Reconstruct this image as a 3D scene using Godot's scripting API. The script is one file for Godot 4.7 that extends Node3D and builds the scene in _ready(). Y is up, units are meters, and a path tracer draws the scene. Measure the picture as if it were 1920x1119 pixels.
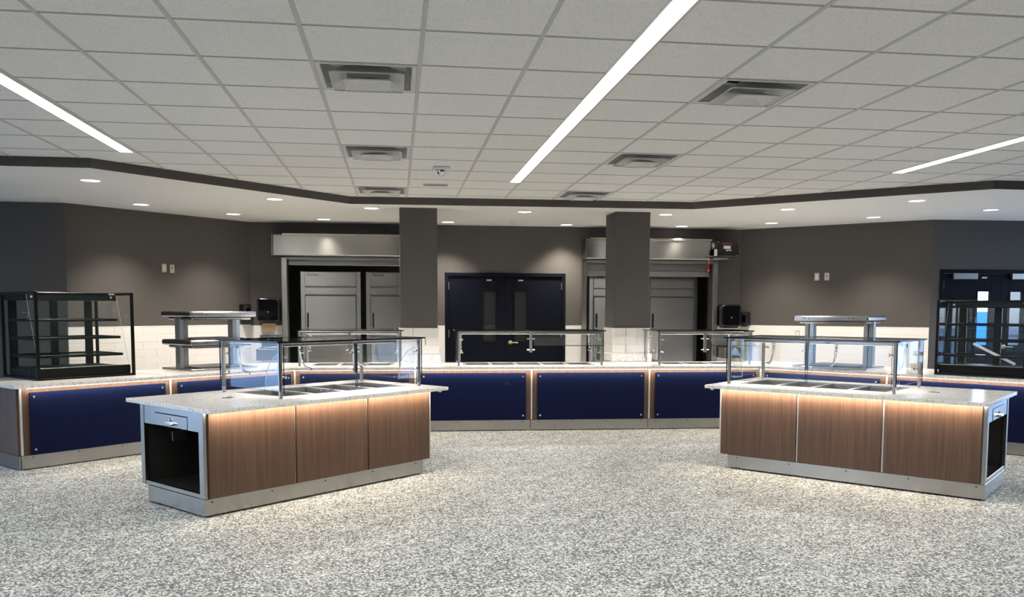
extends Node3D

# ---------------------------------------------------------------- layout, metres
const CEIL := 2.882
const SOFFIT := 2.797
const TOP := 0.79            # counter height
const GX := 0.144            # ceiling grid origin and pitch
const GZ := -4.969
const GP := 0.61
const ROOM_L := -8.5
const ROOM_R := 10.9
const ROOM_F := 6.0
var F1 := Vector2(-2.83, -8.43)
var F2 := Vector2(-0.57, -10.77)
var F3 := Vector2(3.83, -10.62)
var F4 := Vector2(6.38, -8.36)
var W0 := Vector2(-4.1, -11.24)
var W1 := Vector2(-2.2, -13.25)
var W2 := Vector2(5.58, -13.18)
var W3 := Vector2(7.67, -11.27)
var W4 := Vector2(10.9, -11.14)
var P0 := Vector2(-3.41, -8.14)
var P1 := Vector2(-1.22, -10.26)
var P2 := Vector2(4.54, -10.03)
var P3 := Vector2(6.45, -7.64)
var M := {}
var rng := RandomNumberGenerator.new()
var uvo := Vector2.ZERO
var names := {}

func _ready() -> void:
	rng.seed = 7
	# ---- camera: level view of a 28 mm phone lens, frame cut from the upper part of the picture
	var cam := Camera3D.new()
	cam.name = "camera"
	cam.projection = Camera3D.PROJECTION_FRUSTUM
	cam.near = 0.1
	cam.far = 300.0
	cam.size = 0.1 * 1119.0 / 1572.8
	cam.frustum_offset = Vector2(0, 0.1 * (700.0 - 559.5) / 1572.8)
	cam.position = Vector3(0, 1.487, 0)
	cam.rotation = Vector3(deg_to_rad(-4.352), deg_to_rad(-7.842), deg_to_rad(0.17))
	add_child(cam)
	cam.current = true
	# ---- sky and exposure
	var env := Environment.new()
	env.background_mode = Environment.BG_SKY
	var sky := Sky.new()
	var sm := ProceduralSkyMaterial.new()
	sm.sky_top_color = Color(0.55, 0.73, 0.96)
	sm.sky_horizon_color = Color(0.86, 0.93, 1.0)
	sm.ground_horizon_color = Color(0.8, 0.85, 0.9)
	sm.ground_bottom_color = Color(0.4, 0.42, 0.45)
	sm.sky_energy_multiplier = 1.0
	sky.sky_material = sm
	env.sky = sky
	env.background_energy_multiplier = 8.0
	env.tonemap_mode = Environment.TONE_MAPPER_LINEAR
	env.tonemap_exposure = 1.0
	env.sdfgi_enabled = true
	env.ssao_enabled = true
	env.ssil_enabled = true
	var we := WorldEnvironment.new()
	we.name = "environment"
	we.environment = env
	add_child(we)
	make_materials()
	build_lights()
	build_shell()
	build_back_wall_things()
	build_counters()
	island("serving_island", Vector2(-1.36, -6.11), Vector2(1.59, -1.45), false,
		"walnut serving island in front of the blue counter, showing its open steel end and drawer")
	island("serving_island", Vector2(4.55, -5.91), Vector2(-1.5, -1.62), true,
		"walnut serving island with pale strips between panels, drawer end towards the double doors")
	build_counter_things()
	build_small_things()

# ================================================================ helpers
func numbered(n: String) -> String:
	if not names.has(n):
		names[n] = 0
		return n
	names[n] += 1
	return "%s_%03d" % [n, names[n]]

func thing(called: String, label: String, category: String, at: Vector3, turn := 0.0, group := "") -> Node3D:
	var o := Node3D.new()
	o.name = numbered(called)
	add_child(o)
	o.position = at
	o.rotation.y = turn
	tag(o, label, category, group)
	return o

func tag(o: Node3D, label: String, category := "", group := "", kind := "") -> void:
	if label: o.set_meta("label", label)
	if category: o.set_meta("category", category)
	if group: o.set_meta("group", group)
	if kind: o.set_meta("kind", kind)

func structure(called: String) -> Node3D:
	var o := Node3D.new()
	o.name = numbered(called)
	o.set_meta("kind", "structure")
	add_child(o)
	return o

func st_new() -> SurfaceTool:
	var st := SurfaceTool.new()
	st.begin(Mesh.PRIMITIVE_TRIANGLES)
	return st

func put(st: SurfaceTool, called: String, mat: Material, parent: Node3D) -> MeshInstance3D:
	st.generate_tangents()
	return put_mesh(st.commit(), called, mat, parent)

func put_mesh(mesh: Mesh, called: String, mat: Material, parent: Node3D) -> MeshInstance3D:
	var o := MeshInstance3D.new()
	o.mesh = mesh
	o.material_override = mat
	o.name = called
	parent.add_child(o, true)
	return o

func uv_of(p: Vector3, n: Vector3) -> Vector2:
	var a := n.abs()
	if a.x >= a.y and a.x >= a.z: return Vector2(p.z, -p.y) + uvo
	if a.y >= a.z: return Vector2(p.x, p.z) + uvo
	return Vector2(p.x, -p.y) + uvo

func tri(st: SurfaceTool, a: Vector3, b: Vector3, c: Vector3, n: Vector3) -> void:
	var pts := [a, b, c]
	if (b - a).cross(c - a).dot(n) > 0.0: pts = [a, c, b]
	for p in pts:
		st.set_normal(n)
		st.set_uv(uv_of(p, n))
		st.add_vertex(p)

func quad(st: SurfaceTool, a: Vector3, b: Vector3, c: Vector3, d: Vector3, n: Vector3) -> void:
	tri(st, a, b, c, n)
	tri(st, a, c, d, n)

# box between two corners, edges chamfered by ch
func box(st: SurfaceTool, p: Vector3, q: Vector3, ch := 0.0) -> void:
	var lo := Vector3(minf(p.x, q.x), minf(p.y, q.y), minf(p.z, q.z))
	var hi := Vector3(maxf(p.x, q.x), maxf(p.y, q.y), maxf(p.z, q.z))
	var s := hi - lo
	ch = minf(ch, 0.45 * minf(s.x, minf(s.y, s.z)))
	var c := (lo + hi) / 2.0
	var h := s / 2.0
	for ax in 3:
		var u := (ax + 1) % 3
		var v := (ax + 2) % 3
		for sg: float in [-1.0, 1.0]:
			var n := Vector3.ZERO
			n[ax] = sg
			var k := []
			for e: Vector2 in [Vector2(-1, -1), Vector2(1, -1), Vector2(1, 1), Vector2(-1, 1)]:
				var w := Vector3.ZERO
				w[ax] = sg * h[ax]
				w[u] = e.x * (h[u] - ch)
				w[v] = e.y * (h[v] - ch)
				k.append(c + w)
			quad(st, k[0], k[1], k[2], k[3], n)
	if ch <= 0.0: return
	for ax in 3:   # edges parallel to ax
		var u := (ax + 1) % 3
		var v := (ax + 2) % 3
		for su: float in [-1.0, 1.0]:
			for sv: float in [-1.0, 1.0]:
				var n := Vector3.ZERO
				n[u] = su
				n[v] = sv
				n = n.normalized()
				var k := []
				for e: Array in [[-1.0, 0], [1.0, 0], [1.0, 1], [-1.0, 1]]:
					var w := Vector3.ZERO
					w[ax] = e[0] * (h[ax] - ch)
					w[u] = su * (h[u] - (ch if e[1] == 1 else 0.0))
					w[v] = sv * (h[v] - (0.0 if e[1] == 1 else ch))
					k.append(c + w)
				quad(st, k[0], k[1], k[2], k[3], n)
	for sx: float in [-1.0, 1.0]:
		for sy: float in [-1.0, 1.0]:
			for sz: float in [-1.0, 1.0]:
				tri(st, c + Vector3(sx * h.x, sy * (h.y - ch), sz * (h.z - ch)), c + Vector3(sx * (h.x - ch), sy * h.y, sz * (h.z - ch)),
					c + Vector3(sx * (h.x - ch), sy * (h.y - ch), sz * h.z), Vector3(sx, sy, sz).normalized())

func part_box(parent: Node3D, called: String, mat: Material, p: Vector3, q: Vector3, ch := 0.0) -> MeshInstance3D:
	var st := st_new()
	box(st, p, q, ch)
	return put(st, called, mat, parent)

# tube along a path of points, smooth round section
func tube(st: SurfaceTool, pts: Array, r: float, sides := 8) -> void:
	var rings := []
	for i in pts.size():
		var d: Vector3 = (pts[mini(i + 1, pts.size() - 1)] - pts[maxi(i - 1, 0)]).normalized()
		var up := Vector3.UP if absf(d.y) < 0.9 else Vector3.RIGHT
		var x := d.cross(up).normalized()
		var y := d.cross(x).normalized()
		var ring := []
		for k in sides:
			var a := TAU * k / sides
			ring.append([pts[i], (x * cos(a) + y * sin(a))])
		rings.append(ring)
	for i in pts.size() - 1:
		for k in sides:
			var q := [rings[i][k], rings[i][(k + 1) % sides], rings[i + 1][(k + 1) % sides], rings[i + 1][k]]
			var mid: Vector3 = q[0][1] + q[2][1]
			for t in [[0, 1, 2], [0, 2, 3]]:
				var o: Array = t
				var A: Vector3 = q[o[0]][0] + q[o[0]][1] * r
				var B: Vector3 = q[o[1]][0] + q[o[1]][1] * r
				var C: Vector3 = q[o[2]][0] + q[o[2]][1] * r
				if (B - A).cross(C - A).dot(mid) > 0.0: o = [o[0], o[2], o[1]]
				for j in o:
					st.set_normal(q[j][1])
					st.set_uv(Vector2(k * 0.01, i * 0.05))
					st.add_vertex(q[j][0] + q[j][1] * r)
	for e in [0, pts.size() - 1]:
		var n: Vector3 = (pts[0] - pts[1]).normalized() if e == 0 else (pts[-1] - pts[-2]).normalized()
		for k in range(1, sides - 1):
			tri(st, rings[e][0][0] + rings[e][0][1] * r, rings[e][k][0] + rings[e][k][1] * r, rings[e][k + 1][0] + rings[e][k + 1][1] * r, n)

# lathe round an axis through o along dir: profile of Vector2(radius, distance)
func lathe(st: SurfaceTool, o: Vector3, dir: Vector3, prof: Array, sides := 20) -> void:
	var up := Vector3.UP if absf(dir.y) < 0.9 else Vector3.RIGHT
	var x := dir.cross(up).normalized()
	var y := dir.cross(x).normalized()
	for i in prof.size() - 1:
		var a: Vector2 = prof[i]
		var b: Vector2 = prof[i + 1]
		var t := b - a
		var nn := Vector2(t.y, -t.x).normalized()
		for k in sides:
			var c0 := x * cos(TAU * k / sides) + y * sin(TAU * k / sides)
			var c1 := x * cos(TAU * (k + 1) / sides) + y * sin(TAU * (k + 1) / sides)
			var n := ((c0 + c1).normalized() * nn.x + dir * nn.y).normalized()
			var A := o + c0 * a.x + dir * a.y
			var B := o + c1 * a.x + dir * a.y
			var C := o + c1 * b.x + dir * b.y
			var D := o + c0 * b.x + dir * b.y
			if a.x > 1e-6: tri(st, A, B, C, n)
			if b.x > 1e-6: tri(st, A, C, D, n)

# prism of a plan polygon (x, z) between two heights
func prism(st: SurfaceTool, poly: PackedVector2Array, y0: float, y1: float) -> void:
	var idx := Geometry2D.triangulate_polygon(poly)
	for i in range(0, idx.size(), 3):
		var a := poly[idx[i]]
		var b := poly[idx[i + 1]]
		var c := poly[idx[i + 2]]
		tri(st, Vector3(a.x, y0, a.y), Vector3(b.x, y0, b.y), Vector3(c.x, y0, c.y), Vector3.DOWN)
		tri(st, Vector3(a.x, y1, a.y), Vector3(b.x, y1, b.y), Vector3(c.x, y1, c.y), Vector3.UP)
	var cw := Geometry2D.is_polygon_clockwise(poly)
	for i in poly.size():
		var a := poly[i]
		var b := poly[(i + 1) % poly.size()]
		var t := (b - a).normalized()
		var n := Vector3(-t.y, 0, t.x) if cw else Vector3(t.y, 0, -t.x)
		quad(st, Vector3(a.x, y0, a.y), Vector3(b.x, y0, b.y), Vector3(b.x, y1, b.y), Vector3(a.x, y1, a.y), n)

func rect2(x0: float, z0: float, x1: float, z1: float) -> PackedVector2Array:
	return PackedVector2Array([Vector2(x0, z0), Vector2(x1, z0), Vector2(x1, z1), Vector2(x0, z1)])

# turn about y that carries local +x onto the plan direction d
func turn_of(d: Vector2) -> float:
	return atan2(-d.y, d.x)

func v3(p: Vector2, y := 0.0) -> Vector3:
	return Vector3(p.x, y, p.y)

# ================================================================ materials
func mat(c: Color, rough := 0.6, metal := 0.0, spec := 0.5) -> StandardMaterial3D:
	var m := StandardMaterial3D.new()
	m.albedo_color = c
	m.roughness = rough
	m.metallic = metal
	m.metallic_specular = spec
	return m

func noise_img(w: int, h: int, kind: int, freq: float, sd: int, ret := -1, oct := 1) -> Image:
	var n := FastNoiseLite.new()
	n.seed = sd
	n.noise_type = kind
	n.frequency = freq
	if ret >= 0: n.cellular_return_type = ret
	n.fractal_type = FastNoiseLite.FRACTAL_FBM if oct > 1 else FastNoiseLite.FRACTAL_NONE
	n.fractal_octaves = oct
	return n.get_seamless_image(w, h, false, false, 0.08, true)

func ramp_tex(imgs: Array, fn: Callable) -> ImageTexture:
	var w: int = imgs[0].get_width()
	var h: int = imgs[0].get_height()
	var d := []
	for i: Image in imgs:
		i.convert(Image.FORMAT_L8)
		d.append(i.get_data())
	var out := PackedByteArray()
	out.resize(w * h * 3)
	var a: PackedByteArray = d[0]
	var b: PackedByteArray = d[mini(1, d.size() - 1)]
	var c: PackedByteArray = d[mini(2, d.size() - 1)]
	for i in w * h:
		var col: Color = fn.call(a[i] / 255.0, b[i] / 255.0, c[i] / 255.0)
		out[i * 3] = clampi(int(col.r * 255.0), 0, 255)
		out[i * 3 + 1] = clampi(int(col.g * 255.0), 0, 255)
		out[i * 3 + 2] = clampi(int(col.b * 255.0), 0, 255)
	return ImageTexture.create_from_image(Image.create_from_data(w, h, false, Image.FORMAT_RGB8, out))

func textured(t: Texture2D, scale: Vector2, rough: float, metal := 0.0) -> StandardMaterial3D:
	var m := mat(Color.WHITE, rough, metal)
	m.albedo_texture = t
	m.uv1_scale = Vector3(scale.x, scale.y, 1)
	return m

# steel brushed along u: highlights smear across the brushing
func brushed(c: Color, rough: float) -> StandardMaterial3D:
	var m := mat(c, rough, 1.0)
	m.anisotropy_enabled = true
	m.anisotropy = -0.6
	return m

func emit(c: Color, e: float) -> StandardMaterial3D:
	var m := mat(Color(0.9, 0.9, 0.9), 0.5)
	m.emission_enabled = true
	m.emission = c
	m.emission_energy_multiplier = e
	return m

func glass(c: Color, rough := 0.0) -> StandardMaterial3D:
	var m := mat(c, rough)
	m.transparency = BaseMaterial3D.TRANSPARENCY_ALPHA
	return m

func make_materials() -> void:
	var cv := FastNoiseLite.RETURN_CELL_VALUE
	# terrazzo: pale and grey chips of about a centimetre in a grey bed, with broad mixing patches
	var chips := noise_img(1024, 1024, FastNoiseLite.TYPE_CELLULAR, 0.145, 3, cv)
	var fine := noise_img(1024, 1024, FastNoiseLite.TYPE_CELLULAR, 0.3, 5, cv)
	var broad := noise_img(1024, 1024, FastNoiseLite.TYPE_SIMPLEX_SMOOTH, 0.006, 9, -1, 3)
	M.floor = textured(ramp_tex([chips, fine, broad], func(a: float, b: float, c: float) -> Color:
		var v := a * 0.72 + b * 0.28 + (c - 0.5) * 0.16
		if v < 0.36: return Color(0.32, 0.345, 0.345).lerp(Color(0.43, 0.445, 0.445), b)
		if v < 0.50: return Color(0.53, 0.545, 0.54).lerp(Color(0.61, 0.62, 0.61), b)
		if v < 0.66: return Color(0.75, 0.755, 0.74).lerp(Color(0.81, 0.81, 0.795), b)
		return Color(0.905, 0.905, 0.875).lerp(Color(0.955, 0.955, 0.925), b)), Vector2(0.66, 0.66), 0.5)
	M.floor.metallic_specular = 0.35
	# walnut laminate, grain upright
	var g1 := noise_img(512, 512, FastNoiseLite.TYPE_SIMPLEX_SMOOTH, 0.045, 21, -1, 4)
	var g2 := noise_img(512, 512, FastNoiseLite.TYPE_VALUE, 0.45, 22, -1, 2)
	g1.resize(512, 3, Image.INTERPOLATE_CUBIC)
	g1.resize(512, 512, Image.INTERPOLATE_CUBIC)
	g2.resize(512, 7, Image.INTERPOLATE_CUBIC)
	g2.resize(512, 512, Image.INTERPOLATE_CUBIC)
	M.wood = textured(ramp_tex([g1, g2], func(a: float, b: float, _c: float) -> Color:
		var v := clampf(0.5 + (a - 0.5) * 1.5 + (b - 0.5) * 0.7, 0.0, 1.0)
		return Color(0.262, 0.192, 0.146).lerp(Color(0.372, 0.278, 0.215), v)), Vector2(1.6, 1.0), 0.42)
	# speckled quartz
	var q1 := noise_img(512, 512, FastNoiseLite.TYPE_CELLULAR, 0.12, 31, cv)
	var q2 := noise_img(512, 512, FastNoiseLite.TYPE_SIMPLEX_SMOOTH, 0.03, 32, -1, 4)
	M.quartz = textured(ramp_tex([q1, q2], func(a: float, b: float, _c: float) -> Color:
		var base := Color(0.945, 0.93, 0.91).lerp(Color(0.97, 0.958, 0.942), b)
		if a < 0.13: return base.lerp(Color(0.60, 0.58, 0.55), 0.42)
		if a < 0.28: return base.lerp(Color(0.74, 0.72, 0.69), 0.35)
		if a > 0.88: return base.lerp(Color(0.95, 0.95, 0.93), 0.6)
		return base), Vector2(1.6, 1.6), 0.16)
	# mineral fibre ceiling tile, pin-holed
	var c1 := noise_img(512, 512, FastNoiseLite.TYPE_CELLULAR, 0.2, 41, cv)
	M.tile = textured(ramp_tex([c1], func(a: float, _b: float, _c: float) -> Color:
		return Color(0.925, 0.915, 0.895) if a > 0.16 else Color(0.865, 0.855, 0.835)), Vector2(1.5, 1.5), 0.95)
	# stainless steels
	M.steel = brushed(Color(0.66, 0.655, 0.645), 0.24)
	M.steel_dull = mat(Color(0.58, 0.575, 0.565), 0.38, 1.0)
	M.chrome = mat(Color(0.86, 0.86, 0.85), 0.12, 1.0)
	M.trim = mat(Color(0.84, 0.83, 0.81), 0.35, 0.6)
	M.wall = mat(Color(0.312, 0.301, 0.288), 0.75, 0.0, 0.35)
	M.soffit = mat(Color(0.93, 0.92, 0.90), 0.85)
	M.tee = mat(Color(0.76, 0.755, 0.74), 0.6)
	M.shaded_tee_and_plate = mat(Color(0.66, 0.65, 0.635), 0.7)  # cross tees: their shaded look put into a darker colour; also the grey plate
	M.diffuser = mat(Color(0.82, 0.815, 0.80), 0.4)
	M.black = mat(Color(0.05, 0.05, 0.052), 0.35)
	M.case_black = mat(Color(0.022, 0.022, 0.023), 0.4, 0.0, 0.3)
	M.black_gloss = mat(Color(0.028, 0.028, 0.032), 0.08)
	M.dark = mat(Color(0.035, 0.035, 0.035), 0.8)
	M.liner = mat(Color(0.16, 0.155, 0.145), 0.5)
	M.blue = mat(Color(0.045, 0.082, 0.205), 0.55, 0.0, 0.2)
	M.navy = mat(Color(0.035, 0.048, 0.088), 0.55, 0.0, 0.22)
	M.white_tile = mat(Color(0.90, 0.885, 0.865), 0.14)
	M.grout = mat(Color(0.90, 0.89, 0.875), 0.9)
	M.white = mat(Color(0.88, 0.87, 0.85), 0.5)
	M.plate = mat(Color(0.74, 0.725, 0.69), 0.35, 0.35)
	M.brass = mat(Color(0.72, 0.66, 0.52), 0.3, 1.0)
	M.glass = glass(Color(0.10, 0.22, 0.20, 0.05))
	M.glass.metallic_specular = 0.42
	M.case_glass = glass(Color(0.70, 0.90, 0.86, 0.004))
	M.case_glass.metallic_specular = 0.2
	M.window_glass = glass(Color(0.85, 0.93, 0.95, 0.01))
	M.pane_edge = mat(Color(0.62, 0.68, 0.66), 0.2)
	M.edge = mat(Color(0.035, 0.06, 0.055), 0.15)
	M.lens = emit(Color(1.0, 0.965, 0.92), 4.0)
	M.led = emit(Color(1.0, 0.93, 0.84), 3.0)
	M.bar_lens = emit(Color(1.0, 0.98, 0.92), 1.5)
	M.kraft = mat(Color(0.66, 0.56, 0.42), 0.8)
	M.red = mat(Color(0.70, 0.10, 0.11), 0.5)
	M.maroon = mat(Color(0.52, 0.16, 0.17), 0.5)
	M.pan = mat(Color(0.84, 0.835, 0.825), 0.33, 1.0)
	M.asphalt = mat(Color(0.72, 0.72, 0.72), 0.9)
	M.sea_blue = mat(Color(0.10, 0.42, 0.66), 0.5)
	M.yellow = mat(Color(0.80, 0.70, 0.25), 0.7)
	M.exterior = mat(Color(0.50, 0.50, 0.52), 0.9)
	M.kitchen = mat(Color(0.27, 0.265, 0.255), 0.8)

# ================================================================ lights
func area(parent: Node3D, at: Vector3, size: Vector2, energy: float, c: Color, tilt := 0.0) -> void:
	var l := AreaLight3D.new()
	l.name = "glow"
	l.area_size = size
	l.light_energy = energy
	l.light_color = c
	l.shadow_enabled = true
	l.area_range = 40.0
	l.rotation = Vector3(-PI / 2 + tilt, 0, 0)     # shines down; size.x along x, size.y along z
	l.position = at
	parent.add_child(l, true)

func build_lights() -> void:
	# three recessed linear runs along the ceiling grid
	var runs := [[-2.375, -8.019, "recessed linear ceiling light running towards the black display case and two-tier shelf"],
		[1.30, -9.239, "recessed linear ceiling light between the two rows of square air diffusers, the longest in view"],
		[5.04, -8.019, "recessed linear ceiling light ending over the counter with the one-tier steel shelf"]]
	for r in runs:
		var z1 := 4.6
		var t := thing("linear_ceiling_light", r[2], "light", Vector3(r[0], CEIL, 0), 0, "recessed linear ceiling lights")
		var zl: float = r[1]
		var st := st_new()
		box(st, Vector3(-0.062, -0.003, zl), Vector3(-0.052, 0.05, z1))
		box(st, Vector3(0.052, -0.003, zl), Vector3(0.062, 0.05, z1))
		box(st, Vector3(-0.062, -0.003, zl - 0.01), Vector3(0.062, 0.05, zl))
		box(st, Vector3(-0.062, 0.04, zl), Vector3(0.062, 0.05, z1))
		put(st, "housing", M.white, t)
		part_box(t, "lens", M.lens, Vector3(-0.052, -0.006, zl), Vector3(0.052, 0.01, z1))
		area(t, Vector3(0, -0.012, (zl + z1) / 2), Vector2(0.104, z1 - zl), 12.2, Color(1.0, 0.995, 0.985))
	# round downlights in the dropped soffit
	var spots := [[-3.10, -9.24], [-3.18, -11.25], [-1.43, -10.45], [-2.23, -12.18], [-1.04, -12.67], [-0.31, -11.18], [0.78, -12.75], [1.72, -11.27],
		[2.61, -12.85], [3.68, -11.27], [4.44, -12.79], [5.60, -12.10], [5.04, -10.42], [6.65, -11.12], [6.16, -9.38], [7.65, -10.06]]
	var where := ["by the fascia fold over the black display case", "before the outer corner of the wall with two plates", "above the sloping fascia over the two-tier steel shelf",
		"before the wall corner by the brown paper towel", "over the shutter hood that has no motor box", "in front of the pillar by the steel refrigerators",
		"between the refrigerator side pillar and the double doors", "beside the smoke detector, nearer the fascia", "between the double doors and the motor side pillar",
		"in front of the motor side pillar", "over the shutter hood with the black motor box", "before the wall corner with the soap dispenser",
		"above the one-tier steel shelf near the fascia", "before the wall plates above the lone outlet", "by the fascia fold above the white strip", "in front of the double doors with a closer"]
	for i in spots.size():
		var t := thing("downlight", "round recessed downlight in the soffit " + where[i], "light", Vector3(spots[i][0], SOFFIT, spots[i][1]), 0, "round soffit downlights")
		var st := st_new()
		lathe(st, Vector3.ZERO, Vector3.DOWN, [Vector2(0.108, -0.002), Vector2(0.108, 0.004), Vector2(0.094, 0.006), Vector2(0.09, 0.0)], 28)
		put(st, "trim_ring", M.white, t)
		st = st_new()
		lathe(st, Vector3.ZERO, Vector3.DOWN, [Vector2(0.092, -0.001), Vector2(0.092, 0.0025), Vector2(0.0, 0.0035)], 28)
		put(st, "lens", M.lens, t)
		var l := SpotLight3D.new()
		l.name = "glow"
		l.light_color = Color(1.0, 0.955, 0.90)
		l.light_energy = 6.5
		l.light_size = 0.07
		l.spot_angle = 52.0
		l.spot_angle_attenuation = 0.85
		l.spot_range = 30.0
		l.shadow_enabled = true
		l.rotation = Vector3(-PI / 2, 0, 0)
		l.position = Vector3(0, -0.02, 0)
		t.add_child(l, true)

# ================================================================ room shell
func ceiling_region() -> PackedVector2Array:
	return PackedVector2Array([Vector2(ROOM_L, ROOM_F), Vector2(ROOM_L, -8.42), F1, F2, F3, F4, Vector2(ROOM_R, -8.36), Vector2(ROOM_R, ROOM_F)])

func in_view(x: float, z: float) -> bool:
	return z < -2.6 and x > 0.437 * z - 0.9 and x < -0.83 * z + 0.9

# wall of given plan line, room side on the n side; pieces given as [s0, s1, y0, y1]
func wall_pieces(called: String, a: Vector2, b: Vector2, pieces: Array, mt: Material, thick := 0.2) -> Node3D:
	var o := structure(called)
	var d := (b - a).normalized()
	o.position = v3(a)
	o.rotation.y = turn_of(d)
	var st := st_new()
	for p in pieces:
		box(st, Vector3(p[0], p[2], -thick), Vector3(p[1], p[3], 0))
	put(st, "plaster", mt, o)
	return o

func tiling(o: Node3D, s0: float, s1: float, y0: float, y1: float, zf := 0.0) -> void:
	var rows := int(round((y1 - y0) / 0.1075))
	var rh := (y1 - y0 - 0.012) / rows
	var st := st_new()
	box(st, Vector3(s0, y0, zf), Vector3(s1, y1 - 0.01, zf + 0.006))
	put(st, "grout", M.grout, o)
	part_box(o, "tile_edge_trim", M.white, Vector3(s0, y1 - 0.012, zf), Vector3(s1, y1, zf + 0.011), 0.002)
	var shared := {}
	for r in rows:
		var x := s0 - (0.0 if r % 2 == 0 else 0.2)
		while x < s1:
			var xa := maxf(x, s0)
			var xb := minf(x + 0.4, s1)
			if xb - xa > 0.01:
				var key := roundf((xb - xa) * 1000)
				if not shared.has(key):
					var s := st_new()
					box(s, Vector3(0.0015, 0.0015, 0), Vector3(xb - xa - 0.0015, rh - 0.0015, 0.009), 0.0015)
					s.generate_tangents()
					shared[key] = s.commit()
				var t := put_mesh(shared[key], "wall_tile", M.white_tile, o)
				t.position = Vector3(xa, y0 + r * rh, zf)
			x += 0.4

func build_shell() -> void:
	# floor and kitchen floor
	var fl := structure("floor")
	part_box(fl, "terrazzo", M.floor, Vector3(ROOM_L - 0.3, -0.2, -17.2), Vector3(ROOM_R + 0.3, 0.0, ROOM_F + 0.3))
	# ---- ceiling: slab, hanging grid, tiles
	var ce := structure("ceiling")
	part_box(ce, "deck", M.dark, Vector3(ROOM_L - 0.3, 3.2, -17.2), Vector3(ROOM_R + 0.3, 3.35, ROOM_F + 0.3))
	var reg := ceiling_region()
	var lights := [rect2(-2.437, -8.03, -2.313, ROOM_F), rect2(1.238, -9.25, 1.362, ROOM_F), rect2(4.978, -8.03, 5.102, ROOM_F)]
	var vents := [Vector2i(-1, 0), Vector2i(-1, 4), Vector2i(-1, 8), Vector2i(3, 0), Vector2i(3, 4), Vector2i(3, 8)]
	var rest := st_new()
	for c in range(-15, 20):
		for r in range(-19, 10):
			if vents.has(Vector2i(c, r)): continue
			var x := GX + c * GP
			var z := GZ - r * GP
			var polys := Geometry2D.intersect_polygons(rect2(x + 0.004, z - GP + 0.009, x + GP - 0.004, z - 0.009), reg)
			for l in lights:
				var nx := []
				for pl in polys: nx.append_array(Geometry2D.clip_polygons(pl, l))
				polys.assign(nx)
			if polys.is_empty(): continue
			uvo = Vector2(rng.randf(), rng.randf())
			if in_view(x + 0.3, z - 0.3):
				var st := st_new()
				for pl in polys: prism(st, pl, CEIL + 0.004, CEIL + 0.02)
				put(st, "ceiling_tile", M.tile, ce)
			else:
				for pl in polys: prism(rest, pl, CEIL + 0.004, CEIL + 0.02)
	uvo = Vector2.ZERO
	put(rest, "ceiling_tiles_overhead", M.tile, ce).set_meta("kind", "stuff")
	for c in range(-15, 21):
		var x := GX + c * GP
		for pl in cut(rect2(x - 0.012, -12, x + 0.012, ROOM_F), reg, lights):
			var st := st_new()
			prism(st, pl, CEIL, CEIL + 0.03)
			put(st, "grid_tee", M.tee, ce)
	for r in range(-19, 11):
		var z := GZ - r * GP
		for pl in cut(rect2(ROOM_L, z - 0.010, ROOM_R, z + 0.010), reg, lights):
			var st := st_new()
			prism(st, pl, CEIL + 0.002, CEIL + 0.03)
			put(st, "grid_tee", M.shaded_tee_and_plate, ce)
	# ---- dropped soffit with its dark fascia
	var so := structure("soffit")
	var sp := PackedVector2Array([Vector2(ROOM_L, -8.42), F1, F2, F3, F4, Vector2(ROOM_R, -8.36), Vector2(ROOM_R, W4.y), W3, W2, W1, W0, Vector2(ROOM_L, -11.18)])
	var st := st_new()
	prism(st, sp, SOFFIT, SOFFIT + 0.06)
	put(st, "plasterboard", M.soffit, so)
	var fa := structure("trim_1")
	var fp := [Vector2(ROOM_L, -8.42), F1, F2, F3, F4, Vector2(ROOM_R, -8.36)]
	for i in fp.size() - 1:
		var a: Vector2 = fp[i]
		var b: Vector2 = fp[i + 1]
		var n := (b - a).normalized().orthogonal()
		if n.y < 0: n = -n
		var s := st_new()
		prism(s, PackedVector2Array([a, b, b + n * 0.012, a + n * 0.012]), SOFFIT - 0.002, CEIL + 0.05)
		put(s, "fascia_board", M.wall, fa)
	# ---- walls
	wall_pieces("wall_left_far", Vector2(ROOM_L, -11.18), W0, [[0, 4.41, 0, 3.2]], M.wall)
	var wl := wall_pieces("wall_left", W0, W1, [[0, (W1 - W0).length(), 0, 3.2]], M.wall)
	tiling(wl, 0, (W1 - W0).length(), 0.0, 1.25)
	var wlen := (W2 - W1).length()
	var wb := wall_pieces("wall_back", W1, W2, [[0, 0.544, 0, 3.2], [0.544, 2.65, 2.24, 3.2], [2.65, 2.98, 0, 3.2], [2.98, 4.86, 2.055, 3.2], [4.86, 5.2, 0, 3.2], [5.2, 7.31, 2.24, 3.2], [7.31, wlen, 0, 3.2]], M.wall)
	for s: Array in [[0.0, 0.50], [2.70, 2.96], [4.88, 5.15], [7.36, wlen]]:
		tiling(wb, s[0], s[1], 0.0, 1.235)
	var wr := wall_pieces("wall_right", W2, W3, [[0, (W3 - W2).length(), 0, 3.2]], M.wall)
	tiling(wr, 0, (W3 - W2).length(), 0.0, 1.245)
	wall_pieces("wall_right_far", W3, W4, [[0, 0.15, 0, 3.2], [0.15, 2.03, 2.075, 3.2], [2.03, (W4 - W3).length(), 0, 3.2]], M.wall)
	# kitchen behind the pass-through openings
	var kb := structure("wall_kitchen")
	st = st_new()
	box(st, Vector3(-3.5, 0, -16.9), Vector3(6.5, 3.2, -16.7))
	box(st, Vector3(-3.5, 0, -16.7), Vector3(-3.3, 3.2, -13.2))
	box(st, Vector3(6.3, 0, -16.7), Vector3(6.5, 3.2, -13.1))
	put(st, "plaster", M.kitchen, kb)
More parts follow.
